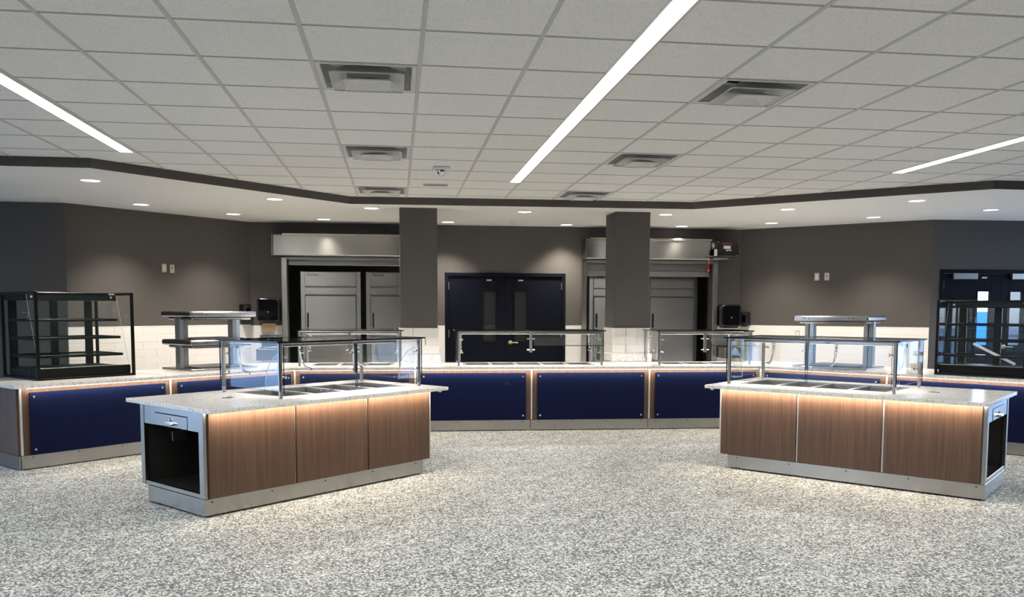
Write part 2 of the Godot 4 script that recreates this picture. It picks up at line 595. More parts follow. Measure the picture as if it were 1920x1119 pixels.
	# side walls with tall windows, plain wall behind the viewer
	window_wall("wall_side", ROOM_L, -0.25, -11.3, [[-9.3, -6.2], [-2.6, 0.2]], "window_1")
	window_wall("wall_side", ROOM_R, 0.25, -11.3, [[-10.95, -7.4]], "window_2")
	var wf := structure("wall_rear")
	part_box(wf, "plaster", M.wall, Vector3(ROOM_L - 0.3, 0, ROOM_F), Vector3(ROOM_R + 0.3, 3.2, ROOM_F + 0.2))
	# ---- outdoors seen through the doors and windows
	var gr := structure("ground")
	part_box(gr, "paving", M.asphalt, Vector3(-60, -0.4, -80), Vector3(80, -0.21, 60))
	# ---- pillars standing in the counter line
	for x: float in [0.05, 2.91]:
		var pl := structure("pillar")
		pl.position = Vector3(x, 0, -11.55)
		part_box(pl, "shaft", M.wall, Vector3(0, 0, 0), Vector3(0.485, SOFFIT, 0.5), 0.004)
		var g := st_new()
		box(g, Vector3(-0.012, 0.0, -0.012), Vector3(0.497, 1.235, 0.512), 0.003)
		put(g, "grout", M.grout, pl)
		var rh := 1.245 / 11.0
		for r in 11:
			for half in 2:
				var w := [0.0, 0.2485 + (0.08 if r % 2 else -0.08), 0.485 + 0.012]
				part_box(pl, "wall_tile", M.white_tile, Vector3(w[half] - 0.012 + 0.0015, r * rh + 0.0015, 0.505), Vector3(w[half + 1] - 0.0015, (r + 1) * rh - 0.0015, 0.519), 0.0015)
				part_box(pl, "wall_tile", M.white_tile, Vector3(-0.019, r * rh + 0.0015, half * 0.25 + 0.0015), Vector3(-0.005, (r + 1) * rh - 0.0015, half * 0.25 + 0.2485), 0.0015)
				part_box(pl, "wall_tile", M.white_tile, Vector3(0.49, r * rh + 0.0015, half * 0.25 + 0.0015), Vector3(0.504, (r + 1) * rh - 0.0015, half * 0.25 + 0.2485), 0.0015)
		var sk := st_new()
		box(sk, Vector3(-0.035, TOP, -0.035), Vector3(0.52, TOP + 0.105, 0.54), 0.003)
		put(sk, "quartz_upstand", M.quartz, pl)

func cut(r: PackedVector2Array, reg: PackedVector2Array, holes: Array) -> Array:
	var polys := Geometry2D.intersect_polygons(r, reg)
	for l in holes:
		var nx: Array[PackedVector2Array] = []
		for pl in polys: nx.append_array(Geometry2D.clip_polygons(pl, l))
		polys = nx
	return polys

func window_wall(called: String, x: float, thick: float, z_end: float, openings: Array, win: String) -> void:
	var o := structure(called)
	var st := st_new()
	var z := ROOM_F
	var list := openings.duplicate()
	list.reverse()
	var edges := [ROOM_F + 0.3]
	for w: Array in list:
		box(st, Vector3(x, 0, edges[-1]), Vector3(x + thick, 3.2, w[1]))
		box(st, Vector3(x, 0, w[0]), Vector3(x + thick, 0.03, w[1]))
		box(st, Vector3(x, 2.5, w[0]), Vector3(x + thick, 3.2, w[1]))
		edges.append(w[0])
	box(st, Vector3(x, 0, edges[-1]), Vector3(x + thick, 3.2, z_end - 0.2))
	put(st, "plaster", M.wall, o)
	var wn := structure(win)
	for w: Array in openings:
		var f := st_new()
		var xa := x + thick * 0.4
		var xb := x + thick * 0.6
		for y: float in [0.03, 1.0, 2.44]: box(f, Vector3(xa, y, w[0]), Vector3(xb, y + 0.06, w[1]), 0.004)
		for k in 3:
			var zz := lerpf(w[0], w[1] - 0.06, k / 2.0)
			box(f, Vector3(xa, 0.03, zz), Vector3(xb, 2.5, zz + 0.06), 0.004)
		put(f, "window_frame", M.black, wn)
		for k in 2:
			var za := lerpf(w[0], w[1], k / 2.0) + 0.03
			var zb := lerpf(w[0], w[1], (k + 1) / 2.0) - 0.03
			part_box(wn, "pane", M.window_glass, Vector3(x + thick * 0.49, 0.09, za), Vector3(x + thick * 0.51, 1.0, zb))
			part_box(wn, "pane", M.window_glass, Vector3(x + thick * 0.49, 1.06, za), Vector3(x + thick * 0.51, 2.44, zb))

# ================================================================ back wall: doors, shutters, refrigerators
func lever(parent: Node3D, at: Vector3, dir: float) -> void:
	var st := st_new()
	lathe(st, at, Vector3(0, 0, 1), [Vector2(0.034, 0.0), Vector2(0.034, 0.008), Vector2(0.026, 0.016), Vector2(0.012, 0.018), Vector2(0.012, 0.05), Vector2(0.0, 0.052)], 18)
	tube(st, [at + Vector3(0, 0, 0.045), at + Vector3(0.03 * dir, 0, 0.05), at + Vector3(0.115 * dir, -0.004, 0.046)], 0.009, 8)
	put(st, "lever_handle", M.brass, parent)

func door_pair(called: String, a: Vector2, b: Vector2, s0: float, s1: float, head: float, closer: bool) -> void:
	var d := (b - a).normalized()
	var o := structure(called)
	o.position = v3(a + d * s0)
	o.rotation.y = turn_of(d)
	var w := s1 - s0
	var fr := st_new()
	box(fr, Vector3(0, 0, -0.13), Vector3(0.055, head, 0.018), 0.003)
	box(fr, Vector3(w - 0.055, 0, -0.13), Vector3(w, head, 0.018), 0.003)
	box(fr, Vector3(0.055, head - 0.055, -0.13), Vector3(w - 0.055, head, 0.018), 0.003)
	put(fr, "door_frame", M.navy, o)
	var lw := (w - 0.11) / 2.0
	for k in 2:
		var x0 := 0.057 + k * lw
		var x1 := x0 + lw - 0.004
		var lf := st_new()
		var lx := x1 - 0.36 if k == 0 else x0 + 0.14      # glazed slot near the meeting stile
		var lx1 := lx + 0.21
		var y0 := 0.98
		var y1 := 1.775
		box(lf, Vector3(x0, 0.01, -0.055), Vector3(lx, head - 0.058, -0.01), 0.002)
		box(lf, Vector3(lx1, 0.01, -0.055), Vector3(x1, head - 0.058, -0.01), 0.002)
		box(lf, Vector3(lx, 0.01, -0.055), Vector3(lx1, y0, -0.01))
		box(lf, Vector3(lx, y1, -0.055), Vector3(lx1, head - 0.058, -0.01))
		var leaf := put(lf, "door_leaf", M.navy, o)
		var bd := st_new()
		for e: Array in [[lx - 0.012, lx + 0.008, y0 - 0.012, y1 + 0.012], [lx1 - 0.008, lx1 + 0.012, y0 - 0.012, y1 + 0.012], [lx, lx1, y1 - 0.008, y1 + 0.012], [lx, lx1, y0 - 0.012, y0 + 0.008]]:
			box(bd, Vector3(e[0], e[2], -0.06), Vector3(e[1], e[3], -0.003), 0.002)
		put(bd, "glazing_bead", M.navy, leaf)
		part_box(leaf, "pane", M.window_glass, Vector3(lx, y0, -0.034), Vector3(lx1, y1, -0.03))
		part_box(leaf, "rating_label", M.plate, Vector3(lx + 0.06, head - 0.125, -0.0098), Vector3(lx + 0.14, head - 0.103, -0.0085))
		if k == 1:
			lever(leaf, Vector3(x0 + 0.075, 0.965, -0.01), 1.0)
		if closer:
			part_box(leaf, "closer", M.steel_dull, Vector3(x0 + 0.13, head - 0.14, -0.01), Vector3(x0 + 0.50, head - 0.05, 0.05), 0.006)
		for y: float in [0.3, 1.05, 1.80]:
			var hx := x0 if k == 0 else x1
			part_box(leaf, "hinge", M.steel_dull, Vector3(hx - 0.012, y, -0.012), Vector3(hx + 0.012, y + 0.115, 0.002), 0.002)

func build_back_wall_things() -> void:
	door_pair("door_1", W1, W2, 2.955, 4.875, 2.062, false)
	door_pair("door_2", W3, W4, 0.135, 2.045, 2.085, true)
	var d := (W2 - W1).normalized()
	var turn := turn_of(d)
	# ---- rolling shutters over the two pass-through openings
	for k in 2:
		var s0: float = [0.544, 5.2][k]
		var s1: float = [2.65, 7.31][k]
		var t := thing("rolling_shutter", ["stainless rolling shutter hood and guides around the opening beside the brown paper towel", "stainless rolling shutter hood and guides around the opening, fitted with the black motor box"][k],
			"shutter", v3(W1 + d * s0), turn, "rolling shutters over the pass-through openings")
		var w := s1 - s0
		var ha: float = [-0.155, -0.055][k]
		var hb: float = w + [0.155, -0.15][k]
		part_box(t, "hood", M.steel, Vector3(ha, 2.285, 0.002), Vector3(hb, 2.59, 0.33), 0.012)
		part_box(t, "hood_flange", M.steel, Vector3(ha + (0.14 if k == 0 else 0.05), 2.575, 0.002), Vector3(hb + 0.01, 2.608, 0.345), 0.003)
		part_box(t, "end_plate", M.steel, Vector3(ha - 0.012, 2.275, 0.002), Vector3(ha - 0.001, 2.60, 0.345), 0.002)
		for e: float in [-0.07, w - 0.01]:
			var g := st_new()
			box(g, Vector3(e, 0.0, 0.012), Vector3(e + 0.08, 2.275, 0.075), 0.004)
			box(g, Vector3(e + 0.02, 0.0, -0.2), Vector3(e + 0.06, 2.275, 0.012))
			put(g, "guide", M.steel, t)
		part_box(t, "head_angle", M.steel_dull, Vector3(0.01, 2.235, 0.012), Vector3(w - 0.01, 2.28, 0.07), 0.003)
		var yb: float = [2.16, 2.03][k]
		var cu := st_new()
		var n := int((2.28 - yb - 0.1) / 0.02)
		for i in n: box(cu, Vector3(0.012, yb + 0.09 + i * 0.02, -0.12), Vector3(w - 0.012, yb + 0.108 + i * 0.02, -0.105), 0.003)
		if n > 0: put(cu, "curtain", M.steel_dull, t)
		part_box(t, "bottom_bar", M.steel_dull, Vector3(0.012, yb, -0.14), Vector3(w - 0.012, yb + 0.09, -0.09), 0.006)
	# ---- upright refrigerators seen through the openings
	var spots := [[0.70, "stainless upright refrigerator beside the opening's guide near the brown paper towel"], [1.72, "stainless upright refrigerator half covered by the pillar, next to its twin"],
		[5.36, "stainless upright refrigerator whose edge shows beside the closed double doors"], [6.32, "stainless upright refrigerator beneath the black shutter motor box"]]
	for s in spots:
		var t := thing("refrigerator", s[1], "refrigerator", v3(W1 + d * s[0] + d.orthogonal() * 0.0) + Vector3(0, 0, -0.42), turn, "stainless refrigerators in the kitchen")
		var fw := 0.94 if s[0] < 5 else 0.90
		part_box(t, "cabinet", M.steel, Vector3(0, 0.14, -0.8), Vector3(fw, 2.08, -0.001), 0.004)
		part_box(t, "top_panel", M.steel, Vector3(0.07, 1.845, 0.001), Vector3(fw - 0.07, 2.072, 0.02), 0.004)
		part_box(t, "vent_rail", M.steel_dull, Vector3(0.07, 1.832, 0.001), Vector3(fw - 0.07, 1.843, 0.03), 0.002)
		var dr := part_box(t, "door", M.steel, Vector3(0.07, 0.24, 0.001), Vector3(fw - 0.07, 1.70, 0.05), 0.008)
		part_box(t, "fascia", M.steel, Vector3(0.07, 1.715, 0.001), Vector3(fw - 0.07, 1.828, 0.02), 0.003)
		part_box(t, "door_rail", M.steel_dull, Vector3(0.07, 1.702, 0.001), Vector3(fw - 0.07, 1.713, 0.032), 0.002)
		var h := st_new()
		tube(h, [Vector3(0.115, 1.42, 0.05), Vector3(0.115, 1.42, 0.085), Vector3(0.115, 1.20, 0.085), Vector3(0.115, 1.20, 0.05)], 0.009, 8)
		put(h, "handle", M.dark, dr)
		for x: float in [0.06, fw - 0.06]:
			for z: float in [-0.72, -0.08]:
				var lg := st_new()
				lathe(lg, Vector3(x, 0, z), Vector3.UP, [Vector2(0.0, 0.0), Vector2(0.026, 0.0), Vector2(0.022, 0.14)], 10)
				put(lg, "leg", M.steel_dull, t)
		var tm := TextMesh.new()
		tm.text = "Victory"
		var sf := SystemFont.new()
		sf.font_names = PackedStringArray(["Droid Serif"])
		sf.font_italic = true
		tm.font = sf
		tm.font_size = 16
		tm.pixel_size = 0.0034
		tm.depth = 0.002
		var tx := put_mesh(tm, "logo", M.dark, t)
		tx.position = Vector3(0.20, 2.03, 0.022)
	# ---- unseen lamp, added to light the kitchen
	var kl := thing("added_kitchen_light", "added flat light, unseen, brightening the kitchen behind the refrigerators", "light", Vector3(1.8, 3.15, -15.2))
	part_box(kl, "frame", M.white, Vector3(-0.62, 0, -0.32), Vector3(0.62, 0.05, 0.32))
	part_box(kl, "lens", M.lens, Vector3(-0.58, -0.006, -0.28), Vector3(0.58, 0.001, 0.28))
	area(kl, Vector3(0, -0.02, 0), Vector2(1.16, 0.56), 0.5, Color(1, 0.97, 0.93))

# ================================================================ counters
func run_frame(a: Vector2, b: Vector2) -> Transform3D:
	var d := (b - a).normalized()
	return Transform3D(Basis(Vector3.UP, turn_of(d)), v3(a))

func counter_unit(a: Vector2, b: Vector2, s0: float, s1: float, label: String, end_panel := 0, scuff := false) -> void:
	var d := (b - a).normalized()
	var t := thing("counter_unit", label, "counter", v3(a + d * s0), turn_of(d), "blue fronted counter units along the wall")
	var w := s1 - s0
	uvo = Vector2(rng.randf(), 0.80 + 0.1 * rng.randf())
	part_box(t, "cabinet", M.steel_dull, Vector3(0.004, 0.136, -0.78), Vector3(w - 0.004, 0.66, -0.02))
	var tk := part_box(t, "toe_kick", M.steel, Vector3(0.0015, 0.008, -0.76), Vector3(w - 0.0015, 0.134, -0.002), 0.002)
	for i in 4:
		var sc := st_new()
		lathe(sc, Vector3(0.1 + (w - 0.2) * i / 3.0, 0.112, -0.002), Vector3(0, 0, 1), [Vector2(0.006, 0), Vector2(0.005, 0.003), Vector2(0, 0.004)], 8)
		put(sc, "screw", M.dark, tk)
	part_box(t, "plinth_base", M.dark, Vector3(0.03, 0.0, -0.74), Vector3(w - 0.03, 0.01, -0.03))
	part_box(t, "wood_panel", M.wood, Vector3(0.023, 0.138, -0.019), Vector3(w - 0.003, 0.752, 0.0), 0.001)
	part_box(t, "metal_strip", M.trim, Vector3(0.001, 0.138, -0.02), Vector3(0.021, 0.756, 0.002), 0.001)
	if end_panel:
		var e := -0.02 if end_panel < 0 else w
		part_box(t, "wood_end_panel", M.wood, Vector3(e, 0.138, -0.80), Vector3(e + 0.02, 0.752, -0.022), 0.001)
		part_box(t, "end_toe_kick", M.steel, Vector3(e + 0.004, 0.008, -0.80), Vector3(e + 0.016, 0.134, -0.003), 0.002)
	var bp := part_box(t, "blue_panel", M.blue, Vector3(0.078, 0.138, 0.014), Vector3(w - 0.06, 0.715, 0.028), 0.0015)
	if scuff:
		for e: Array in [[1.10, 0.585, 0.012], [1.135, 0.59, 0.016], [1.15, 0.572, 0.011]]:
			var sc := st_new()
			lathe(sc, Vector3.ZERO, Vector3(0, 0, 1), [Vector2(e[2], 0.0), Vector2(e[2] * 0.8, 0.0006), Vector2(0, 0.0008)], 12)
			var mk := put(sc, "scuff_mark", M.dark, bp)
			mk.position = Vector3(e[0], e[1], 0.028)
			mk.scale = Vector3(0.6, 1.5, 1)
	for x: float in [0.115, w - 0.097]:
		for y: float in [0.19, 0.672]:
			var s := st_new()
			lathe(s, Vector3(x, y, 0.0), Vector3(0, 0, 1), [Vector2(0.008, 0.0), Vector2(0.008, 0.028), Vector2(0.0125, 0.0285), Vector2(0.0115, 0.033), Vector2(0.0, 0.035)], 14)
			put(s, "standoff_screw", M.chrome, bp)
	uvo = Vector2.ZERO

func offset_line(a: Vector2, b: Vector2, k: float) -> Array:
	var d := (b - a).normalized()
	var n := Vector2(-d.y, d.x)            # towards the room for left-to-right runs
	return [a + n * k, b + n * k]

func meet(l: Array, m: Array) -> Vector2:
	return Geometry2D.line_intersects_line(l[0], l[1] - l[0], m[0], m[1] - m[0])

func build_counters() -> void:
	# eight units: two on each angled run, four along the wall with the doors
	var LL := (P1 - P0).length()
	var CL := (P2 - P1).length()
	var RL := (P3 - P2).length()
	counter_unit(P0, P1, 0.0, 1.463, "blue fronted counter unit with walnut end under the black display case", -1)
	counter_unit(P0, P1, 1.463, LL, "blue fronted counter unit under the two-tier steel heated shelf")
	counter_unit(P1, P2, 0.0, 1.43, "blue fronted counter unit mostly hidden by the island with the open steel end")
	counter_unit(P1, P2, 1.43, 2.852, "blue fronted counter unit beside the pillar, a dark scuff on its panel", 0, true)
	counter_unit(P1, P2, 2.852, 4.331, "wholly visible blue fronted counter unit in front of the closed double doors")
	counter_unit(P1, P2, 4.331, CL, "blue fronted counter unit under the guard beside the pillar and motor box")
	counter_unit(P2, P3, 0.0, 1.54, "blue fronted counter unit under the one-tier steel heated shelf")
	counter_unit(P2, P3, 1.54, RL, "blue fronted counter unit under the display case holding a fallen white strip", 1)
	# one worktop that bends with the run; food wells are let into its middle stretch
	var wt := thing("worktop", "speckled beige quartz worktop bending along the whole blue counter", "worktop", Vector3.ZERO)
	var f := [offset_line(P0, P1, 0.075), offset_line(P1, P2, 0.075), offset_line(P2, P3, 0.075)]
	var g := [offset_line(P0, P1, -0.98), offset_line(P1, P2, -0.90), offset_line(P2, P3, -0.98)]
	var dl := (P1 - P0).normalized()
	var dr := (P3 - P2).normalized()
	var e0 := [f[0][0] - dl * 0.06, g[0][0] - dl * 0.06]
	var e1 := [f[2][1] + dr * 0.05, g[2][1] + dr * 0.05]
	var f1 := meet(f[0], f[1])
	var f2 := meet(f[1], f[2])
	var g1 := meet(g[0], g[1])
	var g2 := meet(g[1], g[2])
	var outline := PackedVector2Array([e0[0], f1, f2, e1[0], e1[1], g2, g1, e0[1]])
	var xf := run_frame(P1, P2)
	var holes := []
	for wl: Array in WELLS:
		var q := PackedVector2Array()
		for c: Vector2 in [Vector2(wl[0], -wl[2]), Vector2(wl[1], -wl[2]), Vector2(wl[1], -wl[3]), Vector2(wl[0], -wl[3])]:
			var p := xf * Vector3(c.x, 0, c.y)
			q.append(Vector2(p.x, p.z))
		holes.append(q)
	for px: float in [0.05, 2.91]:
		holes.append(rect2(px - 0.02, -12.5, px + 0.505, -11.03))
	# slice the outline across the wells so that each slice is free of holes
	var st := st_new()
	var slices := []
	var xs := [-4.0]
	for wl: Array in WELLS: xs.append_array([wl[0] + 0.001, (wl[0] + wl[1]) / 2.0, wl[1] - 0.001])
	xs.append(10.0)
	for i in xs.size() - 1:
		var band := PackedVector2Array()
		for c: Vector2 in [Vector2(xs[i], 8), Vector2(xs[i + 1], 8), Vector2(xs[i + 1], -8), Vector2(xs[i], -8)]:
			var p := xf * Vector3(c.x, 0, c.y)
			band.append(Vector2(p.x, p.z))
		slices.append_array(Geometry2D.intersect_polygons(outline, band))
	for h in holes:
		var nx := []
		for s in slices: nx.append_array(Geometry2D.clip_polygons(s, h))
		slices = nx
	for s in slices:
		prism(st, s, TOP - 0.031, TOP)
	put(st, "slab", M.quartz, wt)
	# led strips under the front overhang, one per run
	for r: Array in [[P0, P1, 0.0], [P1, P2, 0.0], [P2, P3, 0.0]]:
		var a: Vector2 = r[0]
		var b: Vector2 = r[1]
		var n := Node3D.new()
		n.name = "light_strip"
		wt.add_child(n, true)
		n.position = v3(a)
		n.rotation.y = turn_of((b - a).normalized())
		var l := (b - a).length()
		part_box(n, "led_lens", M.led, Vector3(0.04, TOP - 0.036, 0.055), Vector3(l - 0.04, TOP - 0.031, 0.063))
		area(n, Vector3(l / 2, TOP - 0.039, 0.059), Vector2(l - 0.08, 0.01), LED_ENERGY * l, Color(1.0, 0.93, 0.84), 0.3)
	# food wells let into the worktop
	var idx := 0
	for wl: Array in WELLS:
		var t := thing("food_well", ["steel drop-in food well on the worktop before the two steel refrigerators", "steel drop-in food well with pans in front of the closed double doors", "steel drop-in food well by the pillar and the motorised shutter"][idx],
			"food well", xf.origin + xf.basis * Vector3(0, 0, 0), xf.basis.get_euler().y, "drop-in food wells")
		wells(t, func(u: float, y: float, v: float) -> Vector3: return Vector3(u, y, -v), wl[0], wl[1], wl[2], wl[3], wl[4])
		idx += 1

const WELLS := [[0.16, 1.14, 0.30, 0.80, 3], [2.06, 3.70, 0.30, 0.80, 5], [4.62, 5.58, 0.34, 0.80, 3]]
const LED_ENERGY := 0.42

# drop-in steel well with n pans between u0..u1, v0..v1
func wells(t: Node3D, at: Callable, u0: float, u1: float, v0: float, v1: float, n: int) -> void:
	var fl := st_new()
	var y := TOP
	var w := (u1 - u0) / n
	var lip := 0.022
	box(fl, at.call(u0 - lip, y, v0 - lip), at.call(u1 + lip, y + 0.0015, v0 + 0.03), 0.0004)
	box(fl, at.call(u0 - lip, y, v1 - 0.03), at.call(u1 + lip, y + 0.0015, v1 + lip), 0.001)
	for k in n + 1:
		var c := u0 + k * w
		var a := c - (0.022 if k > 0 else lip)
		var b := c + (0.022 if k < n else lip)
		box(fl, at.call(a, y, v0 + 0.03), at.call(b, y + 0.0015, v1 - 0.03), 0.001)
	put(fl, "well_flange", M.pan, t)
	for k in n:
		var a := u0 + k * w + 0.022
		var b := u0 + (k + 1) * w - 0.022
		var p := st_new()
		var dz := 0.115
		box(p, at.call(a, y - dz, v0 + 0.03), at.call(a + 0.003, y, v1 - 0.03))
		box(p, at.call(b - 0.003, y - dz, v0 + 0.03), at.call(b, y, v1 - 0.03))
		box(p, at.call(a, y - dz, v0 + 0.03), at.call(b, y, v0 + 0.033))
		box(p, at.call(a, y - dz, v1 - 0.033), at.call(b, y, v1 - 0.03))
		box(p, at.call(a, y - dz - 0.003, v0 + 0.03), at.call(b, y - dz, v1 - 0.03))
		put(p, "food_pan", M.steel_dull, t)

# ---- free-standing island; local x along the front, +z to the front. mirrored: open end at the other side
func island(called: String, near: Vector2, u: Vector2, mirrored: bool, label: String) -> Node3D:
	var L := 2.18
	u = u.normalized()
	var o: Vector2 = near if not mirrored else near + u * L
	var dx := u if not mirrored else -u
	var t := thing(called, label, "serving island", v3(o), turn_of(dx), "walnut serving islands")
	var at := func(uu: float, y: float, v: float) -> Vector3: return Vector3(L - uu if mirrored else uu, y, -v)
	uvo = Vector2(0.37, 0.2) if mirrored else Vector2(0.0, 0.6)
	var D := 0.90
	# base
	part_box(t, "plinth_base", M.dark, at.call(0.03, 0.0, 0.04), at.call(2.10, 0.014, 0.78))
	var tk := part_box(t, "toe_kick", M.steel, at.call(0.0, 0.012, 0.0), at.call(2.15, 0.132, 0.81), 0.002)
	for i in 5:
		var sc := st_new()
		lathe(sc, at.call(0.06 + i * 0.5, 0.108, 0.0), Vector3(0, 0, 1), [Vector2(0.006, 0), Vector2(0.005, 0.003), Vector2(0, 0.004)], 8)
		put(sc, "screw", M.dark, tk)
	# steel end frame with its apron and drawer
	var fr := st_new()
	box(fr, at.call(0.0, 0.134, -0.004), at.call(0.03, 0.757, 0.058), 0.002)
	box(fr, at.call(0.0, 0.134, 0.85), at.call(0.03, 0.757, 0.905), 0.002)
	box(fr, at.call(0.004, 0.134, 0.058), at.call(0.03, 0.165, 0.85), 0.002)
	box(fr, at.call(0.004, 0.61, 0.058), at.call(0.02, 0.757, 0.208), 0.001)
	box(fr, at.call(0.004, 0.61, 0.682), at.call(0.02, 0.757, 0.85), 0.001)
	box(fr, at.call(0.004, 0.708, 0.208), at.call(0.02, 0.757, 0.682), 0.001)
	put(fr, "end_frame", M.steel, t)
	part_box(t, "drawer_gap_shade", M.dark, at.call(0.02, 0.612, 0.06), at.call(0.026, 0.75, 0.84))  # dark plate added behind the drawer as the shade in its gaps
	var dw := part_box(t, "drawer", M.steel, at.call(0.001, 0.612, 0.212), at.call(0.02, 0.703, 0.678), 0.002)
	var h := st_new()
	box(h, at.call(-0.03, 0.628, 0.39), at.call(0.001, 0.646, 0.50), 0.004)
	put(h, "drawer_handle", M.chrome, dw)
	var lk := st_new()
	lathe(lk, at.call(0.001, 0.667, 0.445), Vector3(1 if mirrored else -1, 0, 0), [Vector2(0.014, 0), Vector2(0.013, 0.008), Vector2(0.006, 0.013), Vector2(0, 0.014)], 14)
	put(lk, "drawer_lock", M.chrome, dw)
	# open compartment
	var li := st_new()
	box(li, at.call(0.03, 0.132, 0.03), at.call(0.72, 0.146, 0.88))
	box(li, at.call(0.72, 0.132, 0.03), at.call(0.735, 0.757, 0.88))
	box(li, at.call(0.03, 0.146, 0.03), at.call(0.72, 0.757, 0.04))
	box(li, at.call(0.03, 0.146, 0.87), at.call(0.72, 0.757, 0.88))
	put(li, "compartment_liner", M.liner, t)
	part_box(t, "junction_box", M.steel_dull, at.call(0.22, 0.44, 0.835), at.call(0.34, 0.52, 0.87), 0.004)
	# body behind the panels
	var bd := st_new()
	box(bd, at.call(0.03, 0.134, 0.004), at.call(2.20, 0.757, 0.02))
	box(bd, at.call(0.03, 0.134, 0.885), at.call(2.20, 0.757, 0.90))
	box(bd, at.call(2.185, 0.134, 0.02), at.call(2.20, 0.757, 0.885))
	box(bd, at.call(0.735, 0.134, 0.02), at.call(2.185, 0.15, 0.885))
	put(bd, "body", M.steel_dull, t)
	for p: Array in [[0.034, 0.757], [0.779, 1.481], [1.503, 2.215]]:
		uvo = Vector2(rng.randf(), 0.80 + 0.1 * rng.randf())
		part_box(t, "wood_panel", M.wood, at.call(p[0], 0.136, -0.022), at.call(p[1], 0.748, 0.003), 0.0012)
	uvo = Vector2(0.11, 0.4)
	for x: float in [0.768, 1.492, 2.226]:
		part_box(t, "metal_strip", M.trim, at.call(x - 0.010, 0.136, -0.001 if x < 2.0 else -0.02), at.call(x + 0.010 if x < 2.0 else x + 0.004, 0.754, 0.003), 0.001)
	# quartz top with its opening
	var q := st_new()
	var a0 := -0.035
	var a1 := 2.325
	var b0 := -0.155
	var b1 := 1.06
	var h0 := 0.80
	var h1 := 2.12
	var k0 := 0.20
	var k1 := 0.80
	var cr := 0.002
	box(q, at.call(a0, TOP - 0.03, b0), at.call(h0, TOP, b1), cr)
	box(q, at.call(h1, TOP - 0.03, b0), at.call(a1, TOP, b1), cr)
	box(q, at.call(h0, TOP - 0.03, b0), at.call(h1, TOP, k0))
	box(q, at.call(h0, TOP - 0.03, k1), at.call(h1, TOP, b1))
	var top := put(q, "quartz_top", M.quartz, t)
	var gm := st_new()
	lathe(gm, at.call(0.50, TOP - 0.0005, 0.48), Vector3.UP, [Vector2(0.05, 0.0), Vector2(0.048, 0.005), Vector2(0.032, 0.005), Vector2(0.03, 0.001)], 22)
	put(gm, "cable_grommet", M.steel_dull, top)
	gm = st_new()
	lathe(gm, at.call(0.50, TOP - 0.0005, 0.48), Vector3.UP, [Vector2(0.031, 0.0), Vector2(0.031, 0.0015), Vector2(0.0, 0.0016)], 18)
	put(gm, "grommet_cap", M.dark, top)
	wells(t, at, h0 + 0.001, h1 - 0.001, k0 + 0.001, k1 - 0.001, 4)
	# led strip under the front overhang
	var ls := Node3D.new()
	ls.name = "light_strip"
	t.add_child(ls, true)
	part_box(ls, "led_lens", M.led, at.call(0.02, TOP - 0.035, -0.073), at.call(2.26, TOP - 0.03, -0.063))
	area(ls, at.call(1.14, TOP - 0.038, -0.068), Vector2(2.24, 0.01), LED_ENERGY * 2.24 * 1.95, Color(1.0, 0.93, 0.84), 0.3)
	var cl := st_new()
	lathe(cl, at.call(2.28, TOP - 0.03, -0.09), Vector3.DOWN, [Vector2(0.018, 0.0), Vector2(0.018, 0.012), Vector2(0.01, 0.02), Vector2(0, 0.021)], 12)
	put(cl, "strip_end_cap", M.white, ls)
	uvo = Vector2.ZERO
	# glass guard standing on the island
	guard(t.position, t.rotation.y, at, 0.72, 2.20, 0.10, 0.90, 1.235, true, true,
		["glass sneeze guard on the island with the open steel end", "glass sneeze guard on the island with pale strips between its panels"][1 if mirrored else 0], false)
	return t

# ---- glass food guard
func pane_with_edges(parent: Node3D, called: String, p: Vector3, q: Vector3, thin_axis: int) -> MeshInstance3D:
	var g := part_box(parent, called, M.glass, p, q)
	var lo := Vector3(minf(p.x, q.x), minf(p.y, q.y), minf(p.z, q.z))
	var hi := Vector3(maxf(p.x, q.x), maxf(p.y, q.y), maxf(p.z, q.z))
	var st := st_new()
	var u := (thin_axis + 1) % 3
	var v := (thin_axis + 2) % 3
	for ax in [[u, v], [v, u]]:
		for e in 2:
			var a := lo
			var b := hi
			var pos: float = lo[ax[0]] if e == 0 else hi[ax[0]]
			a[ax[0]] = pos - 0.0012
			b[ax[0]] = pos + 0.0012
			a[thin_axis] -= 0.0006
			b[thin_axis] += 0.0006
			box(st, a, b)
	put(st, "polished_edge", M.edge, g)
	return g

